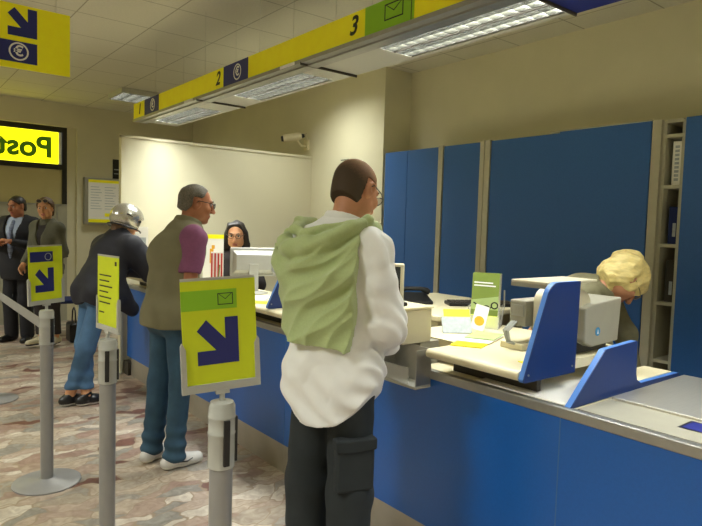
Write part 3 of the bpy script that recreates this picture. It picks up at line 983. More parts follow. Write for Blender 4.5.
b.prism([(-.04, -.006), (.03, -.006), (.03, .006), (-.04, .006)], 0, .0006, pm)
b.build('print', M['ink'], t)
t = thing('notice_board', 'framed notice board with yellow borders on the far wall', 'board', (2.75, 9.4, 1.43))
MB().bx(2.40, 3.12, 9.30, 9.40, 1.43, 2.12).build('case', M['alu'], t, bevel=.004)
MB().bx(2.45, 3.08, 9.296, 9.30, 1.46, 2.09).build('notice_sheet', M['paper'], t)
for q in ((2.45, 3.08, 2.05, 2.09), (2.45, 3.08, 1.46, 1.51), (2.68, 2.85, 1.55, 1.60)):
    MB().bx(q[0], q[1], 9.293, 9.296, q[2], q[3]).build('yellow_band', M['yellow'], t)
b = MB()
for i in range(9):
    for j in range(3):
        b.bx(2.48 + j * .2, 2.64 + j * .2 - .02 * ((i + j) % 3), 9.2945, 9.296, 1.66 + i * .04, 1.668 + i * .04)
b.build('print', M['pgrey'], t)
t = thing('wall_notice', 'small black notice beside the top of the screen wall', 'sign', (2.9, 9.4, 2.13))
MB().bx(2.825, 3.02, 9.385, 9.40, 2.13, 2.42).build('plate', M['black'], t)
MB().bx(2.84, 3.0, 9.383, 9.385, 2.26, 2.275).bx(2.84, 3.0, 9.383, 9.385, 2.20, 2.21).build('print', M['pgrey'], t)
# blue chair near the entrance
t = thing('waiting_chair', 'dark blue waiting chair behind the helmeted man', 'chair', (1.98, 8.35, 0), math.radians(80))
MB().bx(-.22, .22, -.21, .21, .42, .47).build('seat', M['chair_blue'], t, world=False, bevel=.02, seg=3)
MB().bx(-.22, .22, .18, .22, .50, .80).build('backrest', M['chair_blue'], t, world=False, bevel=.02, seg=3)
for x in (-.19, .19):
    for y in (-.18, .20):
        MB().tube([(x, y, 0), (x, y, .43 if y < 0 else .6)], .012, 10).build('leg', M['alu'], t, world=False)

# ================================================================== queue posts
def post(x, y, label, sign=None, d=(1, 0), roll=0.0, slots=(), base=True, half=.105):
    t = thing('queue_post', label, 'post', (x, y, 0), 0, 'grey queue barrier posts')
    if base:
        MB().lathe([(.18, 0), (.18, .008), (.165, .014), (.05, .022), (.04, .03)], (0, 0, 0), 40).build('base', M['post'], t, world=False, smooth=True)
    MB().lathe([(.034, .01), (.034, .82)], (0, 0, 0), 24).build('pole', M['post'], t, world=False, smooth=True)
    MB().lathe([(.035, .80), (.039, .803), (.039, .90), (.0405, .902), (.0405, .908), (.039, .91), (.039, .948), (.0405, .95), (.0405, .956), (.039, .958), (.039, .985), (.034, .996), (.0, 1.0)], (0, 0, 0), 28).build('collar', M['acrylic'], t, world=False, smooth=True)
    for a in slots:
        r = Matrix.Rotation(math.radians(a), 4, 'Z')
        MB().bx(.036, .046, -.009, .009, .815, .95, r).build('belt_slot', M['black'], t, world=False, bevel=.002)
    if sign:
        MB().tube([(0, 0, .99), (0, 0, 1.035)], .008, 10).build('stem', M['acrylic'], t, world=False)
        R = Vector((d[0], d[1], 0)).normalized()
        U = Vector((0, 0, 1))
        n = R.cross(U)
        R2 = R * math.cos(roll) + U * math.sin(roll)
        U2 = n.cross(R2)
        pm = plane_m(Vector((0, 0, 1.035)), R2, U2)
        h = half
        H = .32
        brd = MB().prism([(-h, .008), (h, .008), (h, H), (-h, H)], -.0015, .0015, pm).build('sign_board', M['yellowgreen'], t, world=False)
        MB().prism([(-h - .007, -.004), (h + .007, -.004), (h + .007, .135), (h + .002, .145), (h - .008, .125), (h - .008, .02), (-h + .008, .02), (-h + .008, .125), (-h - .002, .145), (-h - .007, .135)], -.006, .006, pm).build('sign_holder', M['acrylic'], t, world=False)
        MB().prism([(-.02, -.014), (.02, -.014), (.02, 0), (-.02, 0)], -.008, .008, pm).build('holder_clip', M['acrylic'], t, world=False)
        MB().prism([(-h, H), (h, H), (h, H + .008), (-h, H + .008)], -.002, .002, pm).build('top_strip', M['acrylic'], t, world=False)
        if sign == 'envelope':
            b = MB()
            arrow(b, pm, -.067, .075, .12, .135, .0014, .0026)
            b.build('arrow', M['navy'], brd, world=False)
            MB().prism([(-h, .235), (.052, .235), (.052, .292), (-h, .292)], .0014, .0022, pm).build('green_band', M['green'], brd, world=False)
            b = MB()
            envelope(b, pm, -.004, .247, .045, .034, .0022, .002, .003)
            b.build('envelope_mark', M['ink'], brd, world=False)
        elif sign == 'euro':
            b = MB()
            arrow(b, pm, -.067, .065, .115, .135, .0014, .0026)
            b.build('arrow', M['navy'], brd, world=False)
            p = MB().prism([(-h + .01, .235), (.045, .235), (.045, .292), (-h + .01, .292)], .0014, .0022, pm).build('euro_panel', M['navy'], brd, world=False)
            b = MB().ring(.017, .021, .002, .003, pm @ Matrix.Translation((.015, .263, 0)), 20)
            b.build('ring', M['pgrey'], brd, world=False)
        elif sign == 'text':
            b = MB()
            for k, w_ in enumerate((.12, .10, .13, .09, .12, .11, .05)):
                z = .235 - .024 * k - (.02 if k == 6 else 0)
                b.prism([(-.085, z), (-.085 + w_, z), (-.085 + w_, z + .006), (-.085, z + .006)], .0014, .0022, pm)
            b.prism([(.07, .285), (.088, .285), (.088, .303), (.07, .303)], .0014, .0022, pm)
            b.build('print', M['ink'], brd, world=False)
    return t


a = post(.747, 3.676, 'queue post with a yellow arrow sign and belt, before the grey jacket woman', 'euro', (.91, .42), math.radians(1.5), slots=(-60, 95))
MB().add([(-.006, .04, .87), (-.006, .04, .93), (-.006, 1.88, .93), (-.006, 1.88, .87), (-.002, .04, .87), (-.002, .04, .93), (-.002, 1.88, .93), (-.002, 1.88, .87)],
         [(0, 1, 2, 3), (7, 6, 5, 4), (0, 4, 5, 1), (1, 5, 6, 2), (2, 6, 7, 3), (3, 7, 4, 0)]).build('belt', M['post'], a, world=False)
post(.74, 5.60, 'queue post at the far end of the stretched belt', None, slots=(90,))
post(.786, 2.672, 'queue post with a sign turned edgewise showing printed lines', 'text', (.12, -.99), 0, slots=(-110, -20))
post(.786, 1.571, 'queue post with the large envelope and arrow sign', 'envelope', (.975, -.22), math.radians(3.2), slots=(-95, -15), half=.108)

# ================================================================== people
V3 = lambda *a: np.array(a, dtype=np.float64)
nrm = lambda v: v / (np.linalg.norm(v) + 1e-12)
lerp = lambda a, b, t: a + (b - a) * t
BIG = 0.09


class SDF:
    """signed distance field on a grid; smooth blends keep every figure one surface"""

    def __init__(s, lo, hi, h):
        s.h = h
        s.ax = [np.arange(lo[i], hi[i] + h, h) for i in range(3)]
        s.lo = np.array([a[0] for a in s.ax])
        s.F = np.full([len(a) for a in s.ax], BIG, dtype=np.float32)

    def sl(s, lo, hi):
        r = []
        for i in range(3):
            a = max(0, int((lo[i] - s.lo[i]) / s.h) - 1)
            b = min(len(s.ax[i]), int((hi[i] - s.lo[i]) / s.h) + 2)
            if b <= a:
                return None
            r.append(slice(a, b))
        return tuple(r)

    def pts(s, sl):
        return (s.ax[0][sl[0]][:, None, None].astype(np.float32), s.ax[1][sl[1]][None, :, None].astype(np.float32), s.ax[2][sl[2]][None, None, :].astype(np.float32))

    def put(s, sl, d, k, op):
        a = s.F[sl]
        if op == 'sub':
            d = -d
            if k > 0:
                h = np.maximum(k - np.abs(a - d), 0) / k
                s.F[sl] = np.maximum(a, d) + h * h * k * .25
            else:
                s.F[sl] = np.maximum(a, d)
        else:
            if k > 0:
                h = np.maximum(k - np.abs(a - d), 0) / k
                s.F[sl] = np.minimum(a, d) - h * h * k * .25
            else:
                s.F[sl] = np.minimum(a, d)

    def cone(s, a, b, ra, rb, k=.02, lat=None, asp=1.0, op='add'):
        a, b = np.asarray(a, float), np.asarray(b, float)
        R = max(ra, rb) * asp + BIG * .7
        sl = s.sl(np.minimum(a, b) - R, np.maximum(a, b) + R)
        if sl is None:
            return s
        X, Y, Z = s.pts(sl)
        px, py, pz = X - a[0], Y - a[1], Z - a[2]
        ba = b - a
        if lat is not None and asp != 1:
            q = (px * lat[0] + py * lat[1] + pz * lat[2]) * (1 - 1 / asp)
            px, py, pz = px - q * lat[0], py - q * lat[1], pz - q * lat[2]
            ba = ba - lat * (ba @ lat) * (1 - 1 / asp)
        L = ba @ ba + 1e-9
        t = np.clip((px * ba[0] + py * ba[1] + pz * ba[2]) / L, 0, 1)
        d = np.sqrt((px - t * ba[0]) ** 2 + (py - t * ba[1]) ** 2 + (pz - t * ba[2]) ** 2) - (ra + (rb - ra) * t)
        s.put(sl, d, k, op)
        return s

    def ell(s, c, r, R=None, k=.015, op='add'):
        c, r = np.asarray(c, float), np.asarray(r, float)
        m = r.max() + BIG * .7
        sl = s.sl(c - m, c + m)
        if sl is None:
            return s
        X, Y, Z = s.pts(sl)
        px, py, pz = X - c[0], Y - c[1], Z - c[2]
        if R is not None:
            px, py, pz = [px * R[0, i] + py * R[1, i] + pz * R[2, i] for i in range(3)]
        k0 = np.sqrt((px / r[0]) ** 2 + (py / r[1]) ** 2 + (pz / r[2]) ** 2)
        k1 = np.sqrt((px / r[0] ** 2) ** 2 + (py / r[1] ** 2) ** 2 + (pz / r[2] ** 2) ** 2) + 1e-9
        s.put(sl, k0 * (k0 - 1) / k1, k, op)
        return s

    def chain(s, P, r, k=.012):
        r = r if isinstance(r, (list, tuple)) else [r] * len(P)
        for i in range(len(P) - 1):
            s.cone(P[i], P[i + 1], r[i], r[i + 1], k)
        return s

    def whole(s):
        return s.pts((slice(None), slice(None), slice(None)))

    def cut(s, p, n):
        """keep the side that n points away from"""
        X, Y, Z = s.whole()
        n = nrm(np.asarray(n, float))
        s.F = np.maximum(s.F, ((X - p[0]) * n[0] + (Y - p[1]) * n[1] + (Z - p[2]) * n[2]).astype(np.float32))
        return s

    def warp(s, fn):
        X, Y, Z = s.whole()
        m = np.abs(s.F) < .05
        s.F = np.where(m, s.F + fn(X, Y, Z).astype(np.float32), s.F)
        return s

    def copy(s):
        c = SDF.__new__(SDF)
        c.h, c.ax, c.lo, c.F = s.h, s.ax, s.lo, s.F.copy()
        return c

    def mesh(s, name, mats, parent, region=None):
        F = s.F.copy()
        for i in range(3):
            for e in (0, -1):
                ix = [slice(None)] * 3
                ix[i] = e
                F[tuple(ix)] = np.maximum(F[tuple(ix)], 1e-3)
        ins = F < 0
        n = np.zeros([d - 1 for d in F.shape], np.int8)
        offs = [(a, b, c) for a in (0, 1) for b in (0, 1) for c in (0, 1)]
        sh = n.shape
        for a, b, c in offs:
            n += ins[a:a + sh[0], b:b + sh[1], c:c + sh[2]]
        I = np.argwhere((n > 0) & (n < 8))
        idx = np.full(sh, -1, np.int64)
        idx[I[:, 0], I[:, 1], I[:, 2]] = np.arange(len(I))
        acc = np.zeros((len(I), 3))
        cnt = np.zeros(len(I))
        for ax_ in range(3):
            o1, o2 = [(1, 2), (0, 2), (0, 1)][ax_]
            for u in (0, 1):
                for v in (0, 1):
                    A = I.copy()
                    A[:, o1] += u
                    A[:, o2] += v
                    B = A.copy()
                    B[:, ax_] += 1
                    fa, fb = F[A[:, 0], A[:, 1], A[:, 2]], F[B[:, 0], B[:, 1], B[:, 2]]
                    x = (fa < 0) != (fb < 0)
                    t = np.where(x, fa / np.where(fa == fb, 1, fa - fb), 0)
                    P = (A - I).astype(float)
                    P[:, ax_] += t
                    acc[x] += P[x]
                    cnt[x] += 1
        vs = (I + acc / np.maximum(cnt, 1)[:, None]) * s.h + s.lo
        quads = []
        for ax_ in range(3):
            o1, o2 = [(1, 2), (2, 0), (0, 1)][ax_]
            a = [slice(None)] * 3
            b = [slice(None)] * 3
            a[ax_] = slice(0, -1)
            b[ax_] = slice(1, None)
            ia, ib = ins[tuple(a)], ins[tuple(b)]
            E = np.argwhere(ia != ib)
            E = E[(E[:, o1] > 0) & (E[:, o2] > 0) & (E[:, o1] < sh[o1]) & (E[:, o2] < sh[o2])]
            fl = ia[E[:, 0], E[:, 1], E[:, 2]]
            q = []
            for du, dv in ((-1, -1), (0, -1), (0, 0), (-1, 0)):
                K = E.copy()
                K[:, o1] += du
                K[:, o2] += dv
                q.append(idx[K[:, 0], K[:, 1], K[:, 2]])
            q = np.stack(q, 1)
            q[~fl] = q[~fl][:, ::-1]
            quads.append(q)
        Q = np.concatenate(quads)
        Q = Q[(Q >= 0).all(1)]
        me = bpy.data.meshes.new(name)
        me.vertices.add(len(vs))
        me.vertices.foreach_set('co', vs.astype(np.float32).ravel())
        me.loops.add(Q.size)
        me.loops.foreach_set('vertex_index', Q.astype(np.int32).ravel())
        me.polygons.add(len(Q))
        me.polygons.foreach_set('loop_start', np.arange(0, Q.size, 4, dtype=np.int32))
        me.polygons.foreach_set('use_smooth', np.ones(len(Q), bool))
        if not isinstance(mats, (list, tuple)):
            mats = [mats]
        for m in mats:
            me.materials.append(m)
        if region is not None:
            me.polygons.foreach_set('material_index', region(vs[Q].mean(1)).astype(np.int32))
        me.update(calc_edges=True)
        me.validate()
        return link(bpy.data.objects.new(name, me), parent)


def folds(seed, freq, amp, stretch=(1, 1, 1), sharp=1.0):
    rng = np.random.RandomState(seed)
    ws = [nrm(rng.randn(3)) * freq * rng.uniform(.6, 1.5) * np.array(stretch) for _ in range(5)]
    w2 = [nrm(rng.randn(3)) * freq * .5 for _ in range(5)]
    ph = rng.rand(10) * 6.28

    def fn(X, Y, Z):
        a = 0
        for i in range(5):
            a = a + np.sin(X * ws[i][0] + Y * ws[i][1] + Z * ws[i][2] + ph[i] + 1.3 * np.sin(X * w2[i][0] + Y * w2[i][1] + Z * w2[i][2] + ph[i + 5]))
        a = a / 5
        return amp * np.sign(a) * np.abs(a * 1.6) ** sharp
    return fn


def rotm(yaw=0, pitch=0, roll=0):
    """yaw turns to the right, pitch nods down, roll tips to the right"""
    y, p, r = map(math.radians, (-yaw, -pitch, roll))
    Rz = np.array([[math.cos(y), -math.sin(y), 0], [math.sin(y), math.cos(y), 0], [0, 0, 1]])
    Rx = np.array([[1, 0, 0], [0, math.cos(p), -math.sin(p)], [0, math.sin(p), math.cos(p)]])
    Ry = np.array([[math.cos(r), 0, math.sin(r)], [0, 1, 0], [-math.sin(r), 0, math.cos(r)]])
    return Rz @ Rx @ Ry


class Fig:
    def __init__(f, label, loc, heading, h, tall=1.75, lo=(-.42, -.5, 0), hi=(.42, .62, 1.86), **J):
        k = tall / 1.75
        f.J = dict(pelvis=V3(0, 0, .95), waist=V3(0, 0, 1.10), chest=V3(0, 0, 1.31), neck=V3(0, -.015, 1.47), head=V3(0, .02, 1.635),
                   shR=V3(.178, -.01, 1.42), elR=V3(.225, -.03, 1.13), wrR=V3(.22, .08, .90), shL=V3(-.178, -.01, 1.42), elL=V3(-.225, -.03, 1.13), wrL=V3(-.22, .08, .90),
                   hipR=V3(.085, 0, .92), knR=V3(.095, .02, .50), anR=V3(.10, -.01, .085), hipL=V3(-.085, 0, .92), knL=V3(-.095, .02, .50), anL=V3(-.10, -.01, .085))
        for q in f.J:
            f.J[q] = f.J[q] * k
        f.J.update({a: np.array(b, float) for a, b in J.items()})
        f.h, f.lo, f.hi = h, lo, hi
        f.lat = V3(1, 0, 0)
        f.latc = V3(1, 0, 0)
        f.Rh = np.eye(3)
        f.hs = 1.0
        f.toeR, f.toeL = V3(.25, 1, 0), V3(-.25, 1, 0)
        f.bw = 1.0
        f.root = thing('person', label, 'person', loc, -math.radians(heading))

    def new(f, lo=None, hi=None, h=None):
        return SDF(lo if lo is not None else f.lo, hi if hi is not None else f.hi, h or f.h)

    def hp(f, x, y, z):
        return f.J['head'] + f.Rh @ (V3(x, y, z) * f.hs)

    def hgrid(f, m=.19, h=None):
        return f.new(f.J['head'] - m, f.J['head'] + m, h or f.h)

    # -------- body volumes, grown by g for garments
    def torso(f, S, g=0, k=.04, low=.05):
        J, w_ = f.J, f.bw
        S.cone(J['pelvis'] - V3(0, 0, low), J['waist'], (.110 + g) * w_, (.100 + g) * w_, k, f.lat, 1.42)
        S.cone(J['waist'], J['chest'], (.100 + g) * w_, (.115 + g) * w_, k, f.latc, 1.42)
        S.cone(J['chest'], lerp(J['chest'], J['neck'], .7), (.115 + g) * w_, (.075 + g) * w_, k, f.latc, 1.45)
        for s_ in 'RL':
            S.cone(lerp(J['chest'], J['neck'], .72), J['sh' + s_], .060 + g, .056 + g, k)
        S.cone(J['neck'] + (J['chest'] - J['neck']) * .15, J['neck'], .06 + g, .055 + g, k)
        return S

    def arm(f, S, s_, g=0, k=.02, g2=None, to=1.0):
        J = f.J
        g2 = g if g2 is None else g2
        S.cone(J['sh' + s_], J['el' + s_], .052 + g, .041 + g, k)
        S.cone(J['el' + s_], lerp(J['el' + s_], J['wr' + s_], to), .041 + g, .029 + g2, k)
        return S

    def legs(f, S, g=0, gk=0, ga=0, k=.03):
        J = f.J
        for s_ in 'RL':
            S.cone(J['hip' + s_], J['kn' + s_], .084 + g, .056 + gk, k)
            S.cone(J['kn' + s_], J['an' + s_], .056 + gk, .040 + ga, k)
        return S

    def seat(f, S, g=0):
        J = f.J
        back = np.cross(f.lat, V3(0, 0, 1))
        back = nrm(np.array([0, -1, 0]) if back[1] > 0 else back)
        for s_ in 'RL':
            S.ell(J['hip' + s_] + back * .045 + V3(0, 0, .01), V3(.085 + g, .085 + g, .10 + g), None, .05)
        S.cone(J['pelvis'], lerp(J['hipR'], J['hipL'], .5), .105 + g, .095 + g, .05, f.lat, 1.4)
        S.cone(J['pelvis'], J['pelvis'] - V3(0, 0, .05), .110 + g, .112 + g, .04, f.lat, 1.42)
        return S

    def hand(f, S, s_, d, n, curl=(25, 45)):
        """palm, four unequal bent fingers and a thumb; d = direction of the hand, n = palm facing"""
        w = f.J['wr' + s_]
        d = nrm(np.array(d, float))
        n = np.array(n, float)
        n = nrm(n - d * (n @ d))
        t = np.cross(d, n) * (1 if s_ == 'R' else -1)      # towards the thumb
        t = -t
        c = w + d * .055
        S.ell(c, V3(.042, .05, .016), np.stack([t, d, n], 1), .012)
        S.cone(w - d * .02, w + d * .02, .026, .026, .015)
        for i, L in enumerate((.070, .079, .073, .056)):
            p = w + d * .092 + t * (.030 - .020 * i)
            a1, a2 = math.radians(curl[0]), math.radians(curl[0] + curl[1])
            q = p + (d * math.cos(a1) + n * math.sin(a1)) * L * .5
            e = q + (d * math.cos(a2) + n * math.sin(a2)) * L * .5
            S.cone(w + d * .06 + t * (.025 - .017 * i), p, .0095, .009, .006)
            S.cone(p, q, .009, .0085, .004)
            S.cone(q, e, .0085, .007, .004)
        b = w + d * .03 + t * .03
        m = b + nrm(t * .8 + d * .7 + n * .3) * .042
        S.cone(w + d * .02 + t * .012, b, .017, .013, .01)
        S.cone(b, m, .012, .0105, .006)
        S.cone(m, m + nrm(d + t * .1 + n * .4) * .03, .0105, .008, .005)

    def head(f, S, fem=False, jaw=1.0):
        hp, R, q = f.hp, f.Rh, f.hs
        E = lambda c, r, k=.015, op='add': S.ell(hp(*c), np.array(r) * q, R, k * q, op)
        E((0, -.014, .030), (.077, .099, .089), .01)
        E((0, .028, -.042), (.058 * jaw, .066, .076), .035)
        E((0, .070, -.098), (.026 * jaw, .022, .018), .03)
        for s_ in (-1, 1):
            E((s_ * .052, .012, -.062), (.016, .034, .026), .03)
            E((s_ * .040, .066, -.022), (.024, .020, .022), .025)
        S.cone(hp(-.036, .083, .030), hp(.036, .083, .030), .011 * q, .011 * q, .02 * q)
        for s_ in (-1, 1):
            E((s_ * .032, .104, .010), (.017, .014, .011), .012, 'sub')
        S.cone(hp(0, .094, .018), hp(0, .118, -.030), .008 * q, .0135 * q, .010 * q)
        for s_ in (-1, 1):
            E((s_ * .011, .106, -.034), (.009, .011, .008), .006)
        E((0, .093, -.060), (.023, .010, .0065), .006)
        E((0, .090, -.071), (.020, .010, .0065), .005)
        for s_ in (-1, 1):
            S.ell(hp(s_ * .079, -.008, -.004), V3(.011, .023, .034) * q, R @ rotm(0, 12, s_ * 12), .006 * q)
            E((s_ * .088, -.004, .002), (.006, .012, .018), .004, 'sub')
        J = f.J
        S.cone(J['neck'] - V3(0, 0, .03), hp(0, -.022, -.055), .058 if not fem else .050, .053 if not fem else .044, .03)

    def body(f, skin, hands=None, fem=False, jaw=1.0, feet=True, lips=True):
        S = f.new()
        J = f.J
        f.torso(S, -.004)
        f.seat(S, -.016)
        f.legs(S, -.006)
        for s_ in 'RL':
            f.arm(S, s_, -.002)
            toe = nrm(f.toeR if s_ == 'R' else f.toeL)
            a = J['an' + s_]
            S.cone(a - toe * .035 - V3(0, 0, .045), a + toe * .15 - V3(0, 0, .052), .028, .022, .03)
        f.head(S, fem, jaw)
        hd = hands or {}
        for s_ in 'RL':
            d, n, c = hd.get(s_, (J['wr' + s_] - J['el' + s_], V3(-1 if s_ == 'R' else 1, 0, 0), (25, 35)))
            f.hand(S, s_, d, n, c)
        m0, m1, m2 = f.J['head'], f.Rh, f.hs

        def reg(P):
            q = (P - m0) @ m1 / m2
            return ((np.abs(q[:, 0]) < .021) & (q[:, 1] > .08) & (np.abs(q[:, 2] + .065) < .0125)).astype(int)
        f.bodymesh = S.mesh('body', [skin, M['lip'] if lips else skin], f.root, reg)
        for s_ in (-1, 1):
            e = f.hp(s_ * .032, .0795, .010)
            g = f.new(e - .03, e + .03, .0035)
            g.ell(e, V3(.0125, .0125, .0125) * f.hs, None, 0)

            def regi(P, e=e):
                d = (P - e) @ f.Rh
                return (d[:, 1] > .0098).astype(int)
            g.mesh('eye', [M['eyew'], M['iris']], f.root, regi)
        return f.bodymesh

    def brows(f, m, th=.0042):
        for s_ in (-1, 1):
            c = f.hp(s_ * .033, .094, .032)
            g = f.new(c - .05, c + .05, .003)
            g.chain([f.hp(s_ * .014, .098, .029), f.hp(s_ * .033, .0965, .035), f.hp(s_ * .052, .079, .030)], [th * .9, th, th * .6], .003)
            g.mesh('eyebrow', m, f.root)

    def glasses(f, m, r=.022, sx=1.12, lens=None, up_=0.0):
        b = MB()
        T = lambda p: Vector(p)
        for s_ in (-1, 1):
            ring = []
            for i in range(15):
                a = 2 * PI * i / 14
                ring.append(f.hp(s_ * .032 + r * sx * math.cos(a), .112 - .25 * abs(r * math.cos(a)) * (1 if math.cos(a) * s_ > 0 else .2), .008 + up_ + r * .78 * math.sin(a)))
            b.tube([T(p) for p in ring], .0022, 6, False)
            b.tube([T(f.hp(s_ * (.032 + r * sx), .106, .014 + up_)), T(f.hp(s_ * .074, .07, .018 + up_)), T(f.hp(s_ * .086, .0, .018 + up_)), T(f.hp(s_ * .086, -.018, .004 + up_))], .0022, 6)
        b.tube([T(f.hp(-.009, .113, .014 + up_)), T(f.hp(.009, .113, .014 + up_))], .002, 6)
        o = b.build('glasses', m, f.root, world=False, smooth=True)
        if lens:
            for s_ in (-1, 1):
                lb = MB()
                lb.prism([(r * sx * .97 * math.cos(2 * PI * i / 16), r * .75 * math.sin(2 * PI * i / 16)) for i in range(16)], -.001, .001,
                         plane_m(f.hp(s_ * .032, .110, .008 + up_), Vector(f.Rh @ V3(1, 0, 0)), Vector(f.Rh @ V3(0, 0, 1))))
                lb.build('lens', lens, o, world=False)
        return o

    def shoes(f, m, sole=None, laces=None, heel=0.0, long=1.0):
        for s_ in 'RL':
            toe = nrm(f.toeR if s_ == 'R' else f.toeL)
            a = f.J['an' + s_].copy()
            z0 = a[2] - .085
            side = np.cross(toe, V3(0, 0, 1))
            g = f.new(a - V3(.26, .26, .12), a + V3(.26, .26, .10), min(f.h, .006))
            hz = a - toe * .05
            g.cone(V3(hz[0], hz[1], z0 + .042), V3(*(a + toe * .05)[:2], z0 + .04), .040, .043, .02, side, .95)
            g.cone(V3(*(a + toe * .05)[:2], z0 + .04), V3(*(a + toe * .155 * long)[:2], z0 + .030), .043, .036, .02, side, 1.12)
            g.cone(V3(hz[0], hz[1], z0 + .04) + toe * .02, a + V3(0, 0, .015), .040, .040, .02)
            g.cut(V3(0, 0, z0 + .002), (0, 0, -1))
            g.cut(a + V3(0, 0, .022), V3(0, 0, 1) - toe * .35)

            def reg(P, z0=z0):
                return (P[:, 2] < z0 + .022).astype(int)
            o = g.mesh('shoe', [m, sole or m], f.root, reg)
            if laces:
                b = MB()
                for i in range(4):
                    c = a + toe * (.05 + .02 * i)
                    z = z0 + .082 - .007 * i
                    b.tube([Vector((*(c - side * .022)[:2], z - .004)), Vector((*c[:2], z)), Vector((*(c + side * .022)[:2], z - .004))], .003, 6)
                b.build('laces', laces, o, world=False)
            f_ = o
        return f_

    def garment(f, name, m, S, neck=None, cuts=(), fold=None, region=None):
        if fold:
            for q in (fold if isinstance(fold, list) else [fold]):
                S.warp(q)
        for p, n in cuts:
            S.cut(p, n)
        if neck:
            J = f.J
            up_ = nrm(f.hp(0, -.022, -.055) - J['neck'])
            S.cone(J['neck'] - up_ * .02, J['neck'] + up_ * .2, neck, neck + .02, .01, op='sub')
        return S.mesh(name, m, f.root, region)

    def collar(f, m, parent, r=.071, lo_=.0, hi_=.055, th=.010, open_=.25, flare=.012):
        """standing ring around the neck, open at the throat"""
        J = f.J
        up_ = nrm(f.hp(0, -.022, -.055) - J['neck'])
        c = J['neck']
        S = f.new(c - .16, c + .16, min(f.h, .006))
        S.cone(c + up_ * (lo_ - .03), c + up_ * (hi_ + .03), r + th + flare, r + th * .7, 0)
        S.cone(c + up_ * (lo_ - .06), c + up_ * (hi_ + .07), r + flare, r - .004, 0, op='sub')
        S.cut(c + up_ * hi_, up_ + np.array([0, .0, 0]))
        S.cut(c + up_ * lo_, -up_)
        o = S.mesh('collar', m, parent)
        return o


def stand_hands(down=True):
    return {'R': (V3(0, .1, -1), V3(-1, .2, 0), (20, 25)), 'L': (V3(0, .1, -1), V3(1, .2, 0), (20, 25))}


def hair_cap(f, grow, mask, name, m, fold=None, h=None, extra=None):
    """hair that follows the skull, kept where mask(x, y, z) in head coordinates is negative"""
    g = f.hgrid(.2, h)
    g.ell(f.hp(0, -.014, .030), (V3(.077, .099, .089) + grow) * f.hs, f.Rh, 0)
    g.ell(f.hp(0, -.045, -.035), (V3(.062, .06, .07) + grow) * f.hs, f.Rh, .03)
    if extra:
        extra(g)
    if fold:
        g.warp(fold)
    X, Y, Z = g.whole()
    px, py, pz = X - f.J['head'][0], Y - f.J['head'][1], Z - f.J['head'][2]
    x, y, z = [(px * f.Rh[0, i] + py * f.Rh[1, i] + pz * f.Rh[2, i]) / f.hs for i in range(3)]
    g.F = np.maximum(g.F, mask(x, y, z).astype(np.float32))
    return g.mesh(name, m, f.root)


def smax(*a):
    r = a[0]
    for b_ in a[1:]:
        r = np.maximum(r, b_)
    return r


